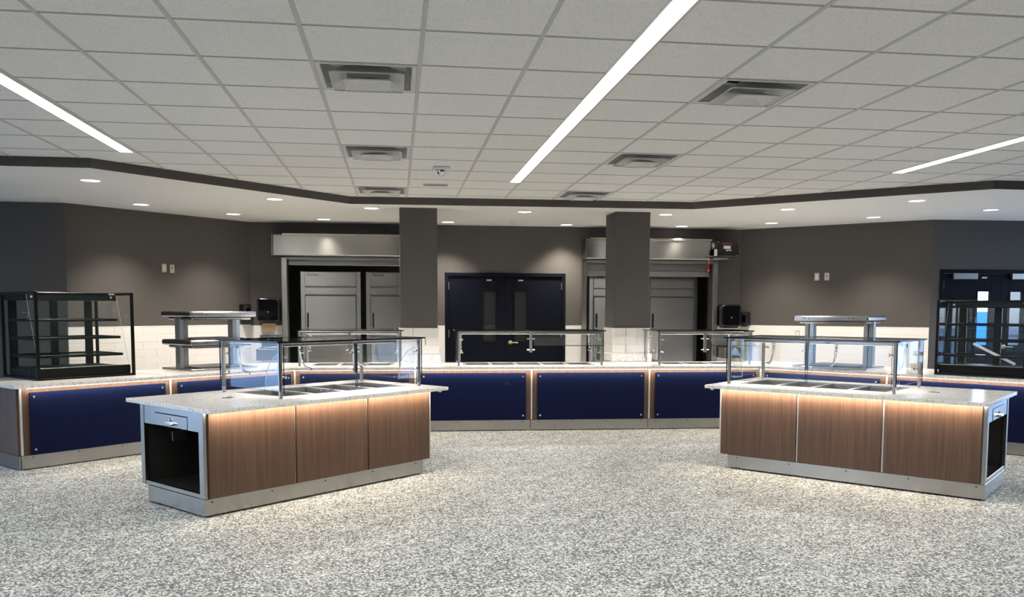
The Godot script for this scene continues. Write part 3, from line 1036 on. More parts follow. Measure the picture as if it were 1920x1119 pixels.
func guard(pos: Vector3, turn: float, at: Callable, u0: float, u1: float, v0: float, v1: float, ht: float, ends: bool, front: bool, label: String, flap: bool) -> void:
	var t := thing("sneeze_guard", label, "sneeze guard", pos, turn, "glass sneeze guards over the food wells")
	var pw := 0.026
	for u: float in [u0, u1]:
		for v: float in [v0, v1]:
			var st := st_new()
			box(st, at.call(u - pw / 2, TOP, v - pw / 2), at.call(u + pw / 2, ht - 0.012, v + pw / 2), 0.003)
			put(st, "post", M.steel_dull, t)
			var sgn := 1.0 if u == u0 else -1.0
			for y: float in [0.955, 1.115]:
				var c := st_new()
				tube(c, [at.call(u, y, v), at.call(u + sgn * 0.045, y, v)], 0.008, 8)
				lathe(c, at.call(u + sgn * 0.045, y, v), (at.call(1.0, 0.0, 0.0) - at.call(0.0, 0.0, 0.0)) * sgn, [Vector2(0.013, 0), Vector2(0.013, 0.008), Vector2(0, 0.009)], 10)
				put(c, "clamp", M.chrome, t)
	# overhead glass and the light rail beneath it
	pane_with_edges(t, "top_glass", at.call(u0 - 0.045, ht - 0.011, v0 - 0.04), at.call(u1 + 0.045, ht, v1 + 0.04), 1)
	var rail := st_new()
	var vm := lerpf(v0, v1, 0.36)
	box(rail, at.call(u0 + 0.02, ht - 0.055, vm - 0.02), at.call(u1 - 0.02, ht - 0.012, vm + 0.02), 0.006)
	put(rail, "light_rail", M.steel, t)
	part_box(t, "light_lens", M.bar_lens, at.call(u0 + 0.05, ht - 0.0562, vm - 0.012), at.call(u1 - 0.05, ht - 0.0545, vm + 0.012))
	area(t, at.call((u0 + u1) / 2, ht - 0.062, vm), Vector2(u1 - u0 - 0.1, 0.024), 1.5 * (u1 - u0), Color(1.0, 0.98, 0.95))
	for v: float in [v0, v1]:
		var tr := st_new()
		box(tr, at.call(u0 + 0.013, ht - 0.021, v - 0.007), at.call(u1 - 0.013, ht - 0.012, v + 0.007), 0.002)
		put(tr, "top_rail", M.steel_dull, t)
	if ends:
		for u: float in [u0 - 0.022, u1 + 0.014]:
			pane_with_edges(t, "end_glass", at.call(u, 0.85, v0 - 0.02), at.call(u + 0.008, ht - 0.014, v1 + 0.02), 0)
	# hanging bracket in the middle of the front
	var um := (u0 + u1) / 2
	var br := st_new()
	box(br, at.call(um - 0.016, 0.955, v0 - 0.012), at.call(um + 0.016, ht - 0.012, v0 + 0.012), 0.003)
	put(br, "hanging_bracket", M.steel_dull, t)
	for y: float in [0.985, 1.125]:
		var c := st_new()
		tube(c, [at.call(um - 0.05, y, v0), at.call(um + 0.05, y, v0)], 0.008, 8)
		put(c, "clamp", M.chrome, t)
	if front:
		pane_with_edges(t, "front_glass", at.call(u0 + 0.02, 0.83, v0 - 0.022), at.call(um - 0.008, ht - 0.035, v0 - 0.014), 2)
		pane_with_edges(t, "front_glass", at.call(um + 0.008, 0.83, v0 - 0.022), at.call(u1 - 0.02, ht - 0.035, v0 - 0.014), 2)
	if flap:   # one front pane swung up on its hinge
		var n := Node3D.new()
		n.name = "swung_pane"
		t.add_child(n, true)
		n.position = at.call(um + 0.02, ht - 0.045, v0)
		n.rotation.x = deg_to_rad(-58.0)
		pane_with_edges(n, "front_glass", Vector3(0, -0.27, 0.004), Vector3(u1 - um - 0.04, 0, 0.012), 2)
	# bent chrome arms that carry the adjustable panes, and the round-cornered side shields
	for u: float in ([u0 + 0.12, um, u1 - 0.12] if front else [u0 + 0.05, u1 - 0.05]):
		var arm := st_new()
		var pts := []
		for k in 11:
			var a := PI / 2 * k / 10.0
			pts.append(at.call(u, 1.165 - 0.20 * sin(a), v1 - 0.03 - 0.11 * (1.0 - cos(a))))
		pts.append(at.call(u, 0.955, v1 - 0.20))
		tube(arm, pts, 0.0105, 10)
		lathe(arm, at.call(u, 1.165, v1 - 0.03), Vector3.UP, [Vector2(0.02, -0.01), Vector2(0.02, 0.02), Vector2(0, 0.021)], 12)
		put(arm, "support_arm", M.chrome, t)
	for u: float in [u0 + 0.02, u1 - 0.028]:
		var sh := st_new()
		var poly := PackedVector2Array([Vector2(v0 + 0.02, 0.84), Vector2(v0 + 0.02, 1.14)])
		for k in 9:
			var a := PI / 2 * k / 8.0
			poly.append(Vector2(v0 + 0.02 + 0.22 * sin(a), 0.84 + 0.30 * cos(a)))
		for side in 2:
			var uu := u + side * 0.006
			var nrm: Vector3 = (at.call(1.0, 0, 0) - at.call(0.0, 0, 0)) * (1.0 if side == 1 else -1.0)
			for k in range(1, poly.size() - 1):
				tri(sh, at.call(uu, poly[0].y, poly[0].x), at.call(uu, poly[k].y, poly[k].x), at.call(uu, poly[k + 1].y, poly[k + 1].x), nrm)
		var s := put(sh, "side_shield", M.glass, t)
		var ed := st_new()
		var pp := []
		for k in range(1, poly.size()): pp.append(at.call(u + 0.003, poly[k].y, poly[k].x))
		tube(ed, pp, 0.0028, 6)
		put(ed, "polished_edge", M.pane_edge, s)

# ================================================================ things on the counters
func on_run(a: Vector2, b: Vector2, s: float, back: float) -> Vector3:
	var d := (b - a).normalized()
	var n := Vector2(d.y, -d.x)
	return v3(a + d * s + n * back, TOP)

func display_case(a: Vector2, b: Vector2, s0: float, v0: float, w: float, D: float, H: float, label: String) -> Node3D:
	var t := thing("display_case", label, "display case", on_run(a, b, s0, v0), turn_of((b - a).normalized()), "black glass display cases")
	# local: x along the front, z = -depth, y up from the worktop
	var ft := 0.028
	var base := st_new()
	box(base, Vector3(0, 0, -D), Vector3(w, 0.022, 0), 0.003)
	put(base, "base_frame", M.case_black, t)
	part_box(t, "base_box", M.case_black, Vector3(0.05, 0.022, -D + 0.03), Vector3(w - 0.05, 0.10, -0.07), 0.004)
	part_box(t, "front_ledge", M.case_black, Vector3(0.03, 0.022, -0.062), Vector3(w - 0.03, 0.112, -0.045), 0.003)
	for x: float in [0.0, w - ft]:
		var fr := st_new()
		box(fr, Vector3(x, 0.022, -ft), Vector3(x + ft, H, 0), 0.003)
		box(fr, Vector3(x, 0.022, -D), Vector3(x + ft, H, -D + ft), 0.003)
		box(fr, Vector3(x, H - ft, -D + ft), Vector3(x + ft, H, -ft), 0.003)
		put(fr, "end_frame", M.case_black, t)
		part_box(t, "end_glass", M.case_glass, Vector3(x + 0.011, 0.022, -D + ft), Vector3(x + 0.017, H - ft, -ft))
	# canopy across the top, set back from the front
	var cv := 0.30
	var can := part_box(t, "canopy", M.case_black, Vector3(ft, H - 0.085, -D + 0.02), Vector3(w - ft, H - 0.002, -cv), 0.006)
	for x: float in [0.09, w - 0.09]:
		var k := st_new()
		lathe(k, Vector3(x, H - 0.05, -cv), Vector3(0, 0, 1), [Vector2(0.014, 0), Vector2(0.013, 0.010), Vector2(0.0, 0.014)], 14)
		put(k, "knob", M.chrome, can)
	part_box(can, "nameplate", M.plate, Vector3(w - 0.11, H - 0.024, -cv), Vector3(w - 0.05, H - 0.008, -cv + 0.002))
	# slanted front pane
	var top := Vector3(0, H - 0.03, -cv + 0.012)
	var bot := Vector3(0, 0.10, -0.053)
	var g := st_new()
	var dn := (top - bot).normalized()
	var nn := Vector3(0, -dn.z, dn.y) * 0.003
	for s: float in [-1.0, 1.0]:
		quad(g, bot + Vector3(ft + 0.01, 0, 0) + nn * s, bot + Vector3(w - ft - 0.01, 0, 0) + nn * s, top + Vector3(w - ft - 0.01, 0, 0) + nn * s, top + Vector3(ft + 0.01, 0, 0) + nn * s, nn.normalized() * s)
	var fg := put(g, "slanted_front_glass", M.case_glass, t)
	var eg := st_new()
	tube(eg, [bot + Vector3(ft + 0.012, 0.012, 0), bot + Vector3(w - ft - 0.012, 0.012, 0)], 0.004, 6)
	tube(eg, [bot + Vector3(w - ft - 0.012, 0, 0), top + Vector3(w - ft - 0.012, 0, 0)], 0.0013, 6)
	tube(eg, [bot + Vector3(ft + 0.012, 0, 0), top + Vector3(ft + 0.012, 0, 0)], 0.0013, 6)
	put(eg, "pane_edge", M.pane_edge, fg)
	# slotted rear posts
	for x: float in [0.055, w / 2 - 0.03, w - 0.155]:
		var post := part_box(t, "rear_post", M.case_black, Vector3(x, 0.10, -D + 0.03), Vector3(x + 0.075, H - 0.085, -D + 0.06), 0.003)
		var sl := st_new()
		for k in 15: box(sl, Vector3(x + 0.026, 0.14 + k * 0.038, -D + 0.0602), Vector3(x + 0.05, 0.156 + k * 0.038, -D + 0.0615))
		put(sl, "slots", M.dark, post)
	# three black framed glass shelves, deeper towards the bottom
	for k in 3:
		var y: float = H * [0.24, 0.445, 0.655][k]
		var zf: float = [-0.16, -0.20, -0.25][k]
		var sf := st_new()
		box(sf, Vector3(0.045, y, zf - 0.03), Vector3(w - 0.045, y + 0.026, zf), 0.003)
		box(sf, Vector3(0.045, y, -D + 0.06), Vector3(w - 0.045, y + 0.026, -D + 0.085), 0.003)
		box(sf, Vector3(0.045, y, -D + 0.085), Vector3(0.07, y + 0.026, zf - 0.03))
		box(sf, Vector3(w - 0.07, y, -D + 0.085), Vector3(w - 0.045, y + 0.026, zf - 0.03))
		var sh := put(sf, "shelf", M.case_black, t)
		part_box(sh, "shelf_glass", M.case_glass, Vector3(0.07, y + 0.014, -D + 0.085), Vector3(w - 0.07, y + 0.02, zf - 0.03))
	# rear sliding door pulls
	for x: float in [w * 0.24, w * 0.80]:
		var h := st_new()
		tube(h, [Vector3(x, H * 0.66, -D + 0.02), Vector3(x, H * 0.66, -D + 0.045), Vector3(x + 0.012, H * 0.76, -D + 0.045), Vector3(x - 0.03, H * 0.76, -D + 0.045), Vector3(x - 0.03, H * 0.76, -D + 0.02)], 0.004, 6)
		put(h, "door_pull", M.chrome, t)
	for k in 2:
		part_box(t, "rear_door_glass", M.case_glass, Vector3(0.03 + k * (w / 2 - 0.03), 0.10, -D + 0.012 + k * 0.008), Vector3(w / 2 + k * (w / 2 - 0.03), H - 0.03, -D + 0.016 + k * 0.008))
	return t

func heated_shelf(a: Vector2, b: Vector2, s0: float, v0: float, w: float, D: float, tiers: Array, label: String) -> void:
	var t := thing("heated_shelf", label, "heated shelf", on_run(a, b, s0, v0), turn_of((b - a).normalized()), "steel heated shelves")
	part_box(t, "base_plate", M.steel, Vector3(0, 0, -D), Vector3(w, 0.022, 0), 0.004)
	part_box(t, "warming_plate", M.steel, Vector3(0.14, 0.024, -D + 0.05), Vector3(w - 0.14, 0.040, -0.07), 0.005)
	var htop: float = tiers[-1]
	for x: float in [0.035, w - 0.145]:
		part_box(t, "upright", M.steel_dull, Vector3(x, 0.022, -D * 0.62), Vector3(x + 0.05, htop, -D * 0.62 + 0.10), 0.003)
		part_box(t, "upright", M.steel, Vector3(x + 0.055, 0.022, -D * 0.62 + 0.01), Vector3(x + 0.11, htop, -D * 0.62 + 0.09), 0.003)
	for k in tiers.size():
		var y: float = tiers[k]
		var sh := st_new()
		box(sh, Vector3(0, y, -D), Vector3(w, y + 0.062, 0), 0.014)
		var s := put(sh, "shelf", M.steel, t)
		for x: float in [0.14, 0.20, w - 0.23, w - 0.17]:
			var h := st_new()
			lathe(h, Vector3(x, y + 0.034, -0.0005), Vector3(0, 0, 1), [Vector2(0.0065, 0), Vector2(0.006, 0.0012), Vector2(0, 0.0013)], 10)
			put(h, "screw_hole", M.dark, s)
		part_box(t, "heater_housing", M.steel, Vector3(0.05, y - 0.034, -D + 0.06), Vector3(w - 0.04, y - 0.001, -0.05), 0.012)
		if k < tiers.size() - 1:
			part_box(t, "warming_plate", M.steel, Vector3(0.14, y + 0.064, -D + 0.05), Vector3(w - 0.14, y + 0.078, -0.07), 0.005)

func build_counter_things() -> void:
	display_case(P0, P1, 0.29, 0.30, 0.97, 0.80, 0.86, "black glass display case on the worktop end, its shelves empty")
	display_case(P2, P3, 2.03, 0.06, 0.88, 0.70, 0.815, "black glass display case before the double doors, a white strip lying inside")
	heated_shelf(P0, P1, 1.90, 0.30, 0.86, 0.62, [0.285, 0.605], "two-tier stainless heated shelf beside the black display case and two wall plates")
	heated_shelf(P2, P3, 0.36, 0.13, 0.91, 0.58, [0.57], "one-tier stainless heated shelf in front of the lone outlet on the tiles")
	var xf := run_frame(P1, P2)
	var at := func(u: float, y: float, v: float) -> Vector3: return Vector3(u, y, -v)
	var tr := turn_of((P2 - P1).normalized())
	guard(v3(P1), tr, at, 0.04, 1.25, 0.20, 0.86, 1.232, true, false, "glass sneeze guard on the worktop before the two steel refrigerators", false)
	guard(v3(P1), tr, at, 1.975, 3.775, 0.20, 0.86, 1.230, true, false, "glass sneeze guard on the worktop before the closed double doors", true)
	guard(v3(P1), tr, at, 4.52, 5.70, 0.20, 0.86, 1.228, true, false, "glass sneeze guard on the worktop beside the pillar under the motor box", true)
	# loose white strip leaning in the far display case
	var d := (P3 - P2).normalized()
	var n := Vector2(d.y, -d.x)
	var st := thing("white_strip", "white plastic strip leaning on the lower shelf inside the display case", "strip", on_run(P2, P3, 2.33, 0.22), turn_of(d))
	var s := st_new()
	box(s, Vector3(0, -0.014, -0.004), Vector3(0.46, 0.014, 0.004), 0.002)
	var o := put(s, "strip", M.white, st)
	o.rotation.z = deg_to_rad(-27.0)
	o.position = Vector3(0.03, 0.345, -0.02)

# ================================================================ small fittings
func plate_at(a: Vector2, b: Vector2, s: float, y: float, label: String, kind: int, off := 0.0) -> void:
	var d := (b - a).normalized()
	var n := Vector2(-d.y, d.x)
	var t := thing("wall_plate", label, "wall plate", v3(a + d * s + n * off, y), turn_of(d), "steel wall plates")
	part_box(t, "plate", M.plate, Vector3(-0.036, -0.058, 0.0), Vector3(0.036, 0.058, 0.007), 0.003)
	if kind == 0:
		part_box(t, "receptacle", M.white, Vector3(-0.017, -0.036, 0.006), Vector3(0.017, 0.036, 0.0095), 0.002)
	else:
		var k := st_new()
		lathe(k, Vector3(0, 0.012, 0.006), Vector3(0, 0, 1), [Vector2(0.009, 0.0), Vector2(0.009, 0.004), Vector2(0.0, 0.005)], 12)
		put(k, "socket", M.dark, t)

func rounded_body(st: SurfaceTool, w: float, h: float, D: float, r: float) -> void:
	# upright rounded slab standing off a wall: outline in x,y; depth along z, its front edge rolled over
	var outline := []
	for c: Array in [[w / 2 - r, h / 2 - r, 0.0], [-w / 2 + r, h / 2 - r, PI / 2], [-w / 2 + r, -h / 2 + r, PI], [w / 2 - r, -h / 2 + r, PI * 1.5]]:
		for k in 7: outline.append([Vector2(c[0], c[1]), c[2] + PI / 2 * k / 6.0])
	var rings := [[0.0, 0.0, 0.0], [0.0, D - r * 0.5, 0.0]]
	for k in range(1, 6):
		var a := PI / 2 * k / 5.0
		rings.append([r * 0.5 * (1.0 - cos(a)), D - r * 0.5 + r * 0.5 * sin(a), a])
	for i in rings.size() - 1:
		for j in outline.size():
			var q := []
			for e: Array in [[i, j], [i, (j + 1) % outline.size()], [i + 1, (j + 1) % outline.size()], [i + 1, j]]:
				var R: Array = rings[e[0]]
				var O: Array = outline[e[1]]
				var dir := Vector2(cos(O[1]), sin(O[1]))
				var p2: Vector2 = O[0] + dir * (r - R[0])
				q.append([Vector3(p2.x, p2.y, R[1]), (Vector3(dir.x, dir.y, 0) * cos(R[2]) + Vector3(0, 0, 1) * sin(R[2])).normalized()])
			for o: Array in [[0, 1, 2], [0, 2, 3]]:
				var A: Vector3 = q[o[0]][0]
				var B: Vector3 = q[o[1]][0]
				var C: Vector3 = q[o[2]][0]
				var idx := o
				if (B - A).cross(C - A).dot(q[o[0]][1] + q[o[1]][1]) > 0.0: idx = [o[0], o[2], o[1]]
				for k in idx:
					st.set_normal(q[k][1])
					st.set_uv(Vector2(q[k][0].x, q[k][0].y))
					st.add_vertex(q[k][0])
	var c := Vector3(0, 0, D)
	for j in outline.size():
		var O: Array = outline[j]
		var N: Array = outline[(j + 1) % outline.size()]
		var a: Vector2 = O[0] + Vector2(cos(O[1]), sin(O[1])) * r * 0.5
		var b: Vector2 = N[0] + Vector2(cos(N[1]), sin(N[1])) * r * 0.5
		tri(st, c, Vector3(a.x, a.y, D), Vector3(b.x, b.y, D), Vector3(0, 0, 1))

func towel_dispenser(s: float, y: float, label: String, paper: bool) -> void:
	var d := (W2 - W1).normalized()
	var t := thing("towel_dispenser", label, "dispenser", v3(W1 + d * s + Vector2(-d.y, d.x) * 0.012, y), turn_of(d), "black towel dispensers")
	var st := st_new()
	rounded_body(st, 0.325, 0.36, 0.23, 0.05)
	put(st, "cover", M.black_gloss, t)
	part_box(t, "chute", M.black, Vector3(-0.125, -0.20, 0.02), Vector3(0.125, -0.17, 0.2), 0.006)
	st = st_new()
	lathe(st, Vector3(0, -0.03, 0.229), Vector3(0, 0, 1), [Vector2(0.012, 0), Vector2(0.011, 0.003), Vector2(0, 0.004)], 14)
	put(st, "indicator", M.steel_dull, t)
	if paper:
		var p := st_new()
		var pts := [Vector2(0.12, -0.19), Vector2(0.125, -0.24), Vector2(0.14, -0.27), Vector2(0.15, -0.315)]
		for k in pts.size() - 1:
			var a: Vector2 = pts[k]
			var b: Vector2 = pts[k + 1]
			var nn := Vector3(0, -(b.x - a.x), (a.y - b.y)).normalized()
			for e: float in [-1.0, 1.0]:
				quad(p, Vector3(-0.10, a.y, a.x) + nn * 0.001 * e, Vector3(0.10, a.y, a.x) + nn * 0.001 * e, Vector3(0.10, b.y, b.x) + nn * 0.001 * e, Vector3(-0.10, b.y, b.x) + nn * 0.001 * e, nn * e)
		put(p, "paper_towel", M.kraft, t)

func hand_sink(s: float, label: String) -> void:
	var d := (W2 - W1).normalized()
	var t := thing("hand_sink", label, "hand sink", v3(W1 + d * s + Vector2(-d.y, d.x) * 0.014, 0.72), turn_of(d), "steel hand sinks")
	var b := st_new()
	box(b, Vector3(-0.15, 0.0, 0.02), Vector3(0.15, 0.012, 0.34))
	box(b, Vector3(-0.16, 0.0, 0.02), Vector3(-0.148, 0.17, 0.36), 0.003)
	box(b, Vector3(0.148, 0.0, 0.02), Vector3(0.16, 0.17, 0.36), 0.003)
	box(b, Vector3(-0.16, 0.0, 0.345), Vector3(0.16, 0.17, 0.36), 0.003)
	put(b, "basin", M.steel, t)
	part_box(t, "splash_back", M.steel, Vector3(-0.16, 0.0, 0.0), Vector3(0.16, 0.37, 0.019), 0.004)
	var f := st_new()
	var pts := [Vector3(0.09, 0.25, 0.02), Vector3(0.09, 0.25, 0.05), Vector3(0.09, 0.30, 0.07)]
	for k in 9:
		var a := PI * k / 8.0
		pts.append(Vector3(0.09, 0.33 + 0.045 * sin(a), 0.115 - 0.045 * cos(a)))
	pts.append(Vector3(0.09, 0.27, 0.16))
	tube(f, pts, 0.008, 8)
	lathe(f, Vector3(0.09, 0.272, 0.16), Vector3.DOWN, [Vector2(0.011, 0.0), Vector2(0.011, 0.02), Vector2(0, 0.021)], 10)
	put(f, "gooseneck_tap", M.chrome, t)

func soap_dispenser(a: Vector2, b: Vector2, s: float, y: float, label: String) -> void:
	var d := (b - a).normalized()
	var t := thing("soap_dispenser", label, "dispenser", v3(a + d * s + Vector2(-d.y, d.x) * 0.012, y), turn_of(d), "black soap dispensers")
	var st := st_new()
	rounded_body(st, 0.135, 0.235, 0.11, 0.022)
	put(st, "cover", M.black, t)
	part_box(t, "logo_plate", M.steel_dull, Vector3(-0.03, 0.078, 0.1095), Vector3(0.03, 0.09, 0.1115))
	part_box(t, "sight_window", M.black_gloss, Vector3(-0.035, -0.06, 0.1095), Vector3(0.035, 0.05, 0.1125), 0.002)
	part_box(t, "push_bar", M.black, Vector3(-0.05, -0.128, 0.03), Vector3(0.05, -0.105, 0.118), 0.006)

func diffuser(c: int, r: int, label: String) -> void:
	var t := thing("air_diffuser", label, "air diffuser", Vector3(GX + (c + 0.5) * GP, CEIL, GZ - (r + 0.5) * GP), 0, "square ceiling air diffusers")
	var st := st_new()
	var ho := 0.292
	var hi := 0.268
	box(st, Vector3(-ho, 0.0, -ho), Vector3(ho, 0.006, -hi), 0.001)
	box(st, Vector3(-ho, 0.0, hi), Vector3(ho, 0.006, ho), 0.001)
	box(st, Vector3(-ho, 0.0, -hi), Vector3(-hi, 0.006, hi), 0.001)
	box(st, Vector3(hi, 0.0, -hi), Vector3(ho, 0.006, hi), 0.001)
	put(st, "face_frame", M.diffuser, t)
	var cone := func(called: String, h0: float, y0: float, h1: float, y1: float, lid: bool) -> void:
		var s := st_new()
		for k in 4:
			var R := Basis(Vector3.UP, PI / 2 * k)
			var n := R * Vector3(0, -(h0 - h1), y0 - y1).normalized()
			for e: float in [0.0, 0.0015]:
				quad(s, R * Vector3(-h0, y0 + e, h0), R * Vector3(h0, y0 + e, h0), R * Vector3(h1, y1 + e, h1), R * Vector3(-h1, y1 + e, h1), n if e == 0.0 else -n)
			box_rot(s, R, Vector3(-h0, y0 - 0.003, h0 - 0.006), Vector3(h0, y0 + 0.003, h0))
		if lid: box(s, Vector3(-h1, y1 - 0.002, -h1), Vector3(h1, y1, h1))
		put(s, called, M.diffuser, t)
	cone.call("outer_cone", hi, 0.004, 0.236, 0.115, false)
	cone.call("middle_cone", 0.218, -0.026, 0.130, 0.035, false)
	cone.call("centre_cone", 0.142, -0.046, 0.055, -0.012, true)
	var nk := st_new()
	lathe(nk, Vector3(0, 0.112, 0), Vector3.UP, [Vector2(0.195, 0.0), Vector2(0.195, 0.14), Vector2(0.0, 0.141)], 24)
	put(nk, "duct_neck", M.dark, t)
	for k in 4:
		var ang := PI / 2 * k
		var bp := st_new()
		var pts := PackedVector2Array([Vector2(0.24, 0.24), Vector2(0.24, -0.24)])
		for j in 7:
			var a := -PI / 4 + PI / 2 * j / 6.0
			pts.append(Vector2(cos(a), sin(a)) * 0.195)
		prism(bp, pts, 0.114, 0.117)
		put(bp, "back_pan", M.diffuser, t).rotation.y = ang

func box_rot(st: SurfaceTool, R: Basis, p: Vector3, q: Vector3) -> void:
	var s := st_new()
	box(s, p, q)
	st.append_from(s.commit(), 0, Transform3D(R, Vector3.ZERO))

func build_small_things() -> void:
	diffuser(-1, 0, "large square air diffuser in the row towards the first refrigerators, farthest from the fascia")
	diffuser(-1, 4, "square air diffuser in the middle of the row beside the alarm strobe")
	diffuser(-1, 8, "square air diffuser beside the fascia and the small grey ceiling plate")
	diffuser(3, 0, "square air diffuser beyond the longest linear light, farthest from the fascia on its row")
	diffuser(3, 4, "square air diffuser in the middle of the row between two linear lights")
	diffuser(3, 8, "square air diffuser against the fascia before the pillar with the motor box")
	# wall plates
	plate_at(W0, W1, 1.345, 2.045, "square steel plate with a pale receptacle on the grey wall above the two-tier shelf", 0)
	plate_at(W0, W1, 1.465, 2.04, "steel plate with one round black socket on the grey wall above the two-tier shelf", 1)
	plate_at(W2, W3, 1.225, 2.01, "steel plate with a pale receptacle on the grey wall above the one-tier shelf", 0)
	plate_at(W2, W3, 1.375, 2.01, "steel plate with one round black socket on the grey wall above the one-tier shelf", 1)
	plate_at(W2, W3, 0.955, 1.115, "lone outlet plate on the white tiles behind the one-tier heated shelf", 0, 0.012)
	# dispensers
	towel_dispenser(0.292, 1.47, "glossy black paper towel dispenser with brown paper hanging out beneath", true)
	towel_dispenser(7.556, 1.40, "glossy black paper towel dispenser without paper, beside the soap dispenser near the motor box", false)
	hand_sink(0.292, "small steel wall sink with gooseneck tap beneath the brown paper towel")
	hand_sink(7.552, "small steel wall sink with gooseneck tap beneath the paperless towel dispenser")
	soap_dispenser(W0, W1, 2.62, 1.44, "black soap dispenser behind the top of the two-tier heated shelf")
	soap_dispenser(W2, W3, 0.125, 1.35, "black soap dispenser on the corner wall next to the paperless towel dispenser")
	# shutter motor
	var d := (W2 - W1).normalized()
	var mo := thing("shutter_motor", "black shutter motor box with a curved red mark and white labels", "motor", v3(W1 + d * 7.16, 0), turn_of(d))
	part_box(mo, "cover", M.black, Vector3(0.03, 2.325, 0.01), Vector3(0.41, 2.575, 0.46), 0.018)
	part_box(mo, "bracket", M.steel, Vector3(0.005, 2.285, 0.08), Vector3(0.25, 2.318, 0.42), 0.003)
	part_box(mo, "label", M.white, Vector3(0.15, 2.45, 0.4605), Vector3(0.265, 2.498, 0.4615))
	part_box(mo, "label", M.white, Vector3(0.192, 2.415, 0.4605), Vector3(0.222, 2.438, 0.4615))
	part_box(mo, "label", M.white, Vector3(0.23, 2.418, 0.4605), Vector3(0.277, 2.437, 0.4615))
	part_box(mo, "label", M.liner, Vector3(0.175, 2.385, 0.4605), Vector3(0.235, 2.40, 0.4615))
	var arc := st_new()
	for k in 12:
		var x0 := 0.125 + k * 0.0145
		var x1 := x0 + 0.0145
		var y0 := 2.545 - 0.016 * pow((x0 - 0.212) / 0.087, 2.0)
		var y1 := 2.545 - 0.016 * pow((x1 - 0.212) / 0.087, 2.0)
		quad(arc, Vector3(x0, y0, 0.4612), Vector3(x1, y1, 0.4612), Vector3(x1, y1 - 0.019, 0.4612), Vector3(x0, y0 - 0.019, 0.4612), Vector3(0, 0, 1))
	put(arc, "red_mark", M.maroon, mo)
	for e: Array in [[0.065, 2.555], [0.38, 2.55], [0.375, 2.345]]:
		var s := st_new()
		lathe(s, Vector3(e[0], e[1], 0.46), Vector3(0, 0, 1), [Vector2(0.012, 0), Vector2(0.011, 0.003), Vector2(0, 0.004)], 10)
		put(s, "cover_screw", M.steel_dull, mo)
	var wh := st_new()
	lathe(wh, Vector3(0.02, 2.50, 0.36), Vector3(-1, 0, 0.35).normalized(), [Vector2(0.052, 0), Vector2(0.052, 0.012), Vector2(0.02, 0.014), Vector2(0.02, 0.03), Vector2(0, 0.031)], 20)
	put(wh, "pulley", M.chrome, mo)
	part_box(mo, "tag", M.white, Vector3(0.0, 2.335, 0.44), Vector3(0.045, 2.44, 0.468), 0.003)
	var pc := st_new()
	tube(pc, [Vector3(-0.06, 2.33, 0.40), Vector3(-0.061, 2.22, 0.40), Vector3(-0.063, 2.12, 0.40)], 0.0035, 6)
	lathe(pc, Vector3(-0.063, 2.125, 0.40), Vector3.DOWN, [Vector2(0, 0), Vector2(0.014, 0.006), Vector2(0.016, 0.03), Vector2(0, 0.036)], 10)
	put(pc, "pull_cord", M.red, mo)
	part_box(mo, "cord_arm", M.steel_dull, Vector3(-0.075, 2.325, 0.385), Vector3(0.01, 2.345, 0.41), 0.003)
	# alarm strobe on the ceiling
	var al := thing("alarm_strobe", "white ceiling alarm strobe with red lettering", "alarm strobe", Vector3(0.45, CEIL, -8.42))
	part_box(al, "mount", M.white, Vector3(-0.085, -0.028, -0.075), Vector3(0.085, 0.004, 0.075), 0.01)
	var dm := st_new()
	lathe(dm, Vector3(0, -0.027, 0.0), Vector3.DOWN, [Vector2(0.045, 0.0), Vector2(0.042, 0.02), Vector2(0.03, 0.045), Vector2(0.012, 0.058), Vector2(0, 0.06)], 18)
	put(dm, "strobe_dome", M.chrome, al)
	var tm := TextMesh.new()
	tm.text = "ALERT"
	tm.font_size = 16
	tm.pixel_size = 0.0024
	tm.depth = 0.002
	var tx := put_mesh(tm, "lettering", M.red, al)
	tx.position = Vector3(-0.005, -0.0285, 0.058)
	tx.rotation = Vector3(deg_to_rad(55), 0, 0)
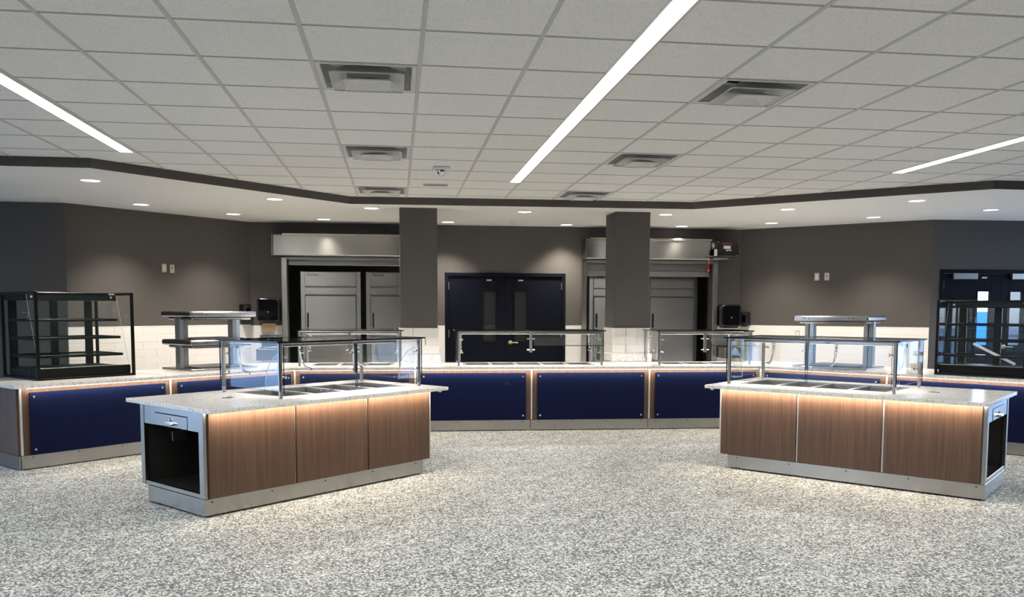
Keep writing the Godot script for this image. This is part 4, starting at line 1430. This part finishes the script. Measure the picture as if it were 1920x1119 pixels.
	var cp := thing("ceiling_plate", "small grey slotted plate on the ceiling beyond the alarm strobe", "ceiling plate", Vector3(0.45, CEIL + 0.004, -9.62))
	part_box(cp, "plate", M.shaded_tee_and_plate, Vector3(-0.14, -0.006, -0.075), Vector3(0.14, 0.002, 0.075), 0.002)
	for k in 3: part_box(cp, "slot", M.liner, Vector3(-0.12, -0.0066, -0.045 + k * 0.04), Vector3(0.12, -0.006, -0.033 + k * 0.04))
	# smoke detector
	var sd := thing("smoke_detector", "round white smoke detector on the soffit before the double doors", "smoke detector", Vector3(1.76, SOFFIT, -12.51))
	var b := st_new()
	lathe(b, Vector3.ZERO, Vector3.DOWN, [Vector2(0.075, -0.002), Vector2(0.075, 0.016), Vector2(0.066, 0.02), Vector2(0.06, 0.02)], 24)
	put(b, "mount", M.white, sd)
	b = st_new()
	lathe(b, Vector3.ZERO, Vector3.DOWN, [Vector2(0.058, 0.018), Vector2(0.055, 0.05), Vector2(0.045, 0.058), Vector2(0, 0.06)], 24)
	put(b, "sensor_head", M.white, sd)
	# outdoors through the glazed door
	var tr := thing("blue_trailer", "blue box trailer outdoors behind the door glass", "trailer", Vector3(20.6, -0.21, -27.4), -0.64)
	part_box(tr, "box_body", M.sea_blue, Vector3(-2.2, 0.45, -1.1), Vector3(2.2, 1.68, 1.1), 0.03)
	for x: float in [-1.2, 1.2]:
		var w := st_new()
		lathe(w, Vector3(x, 0.35, 0.95), Vector3(0, 0, 1), [Vector2(0, 0), Vector2(0.35, 0.0), Vector2(0.35, 0.2), Vector2(0, 0.2)], 18)
		put(w, "wheel", M.black, tr)
	var ew := structure("added_outdoor_wall")  # added wall that blocks the bright outdoors from the second door pane
	part_box(ew, "view_block", M.exterior, Vector3(10.9, -0.21, -14.15), Vector3(11.4, 4.5, -12.3))
	var kb := thing("yellow_kerb", "yellow painted kerb outdoors behind the door glass", "kerb", Vector3(12.3, -0.21, -16.4), -0.64)
	part_box(kb, "kerb_stone", M.yellow, Vector3(-3, 0, -0.2), Vector3(3, 0.18, 0.2), 0.02)
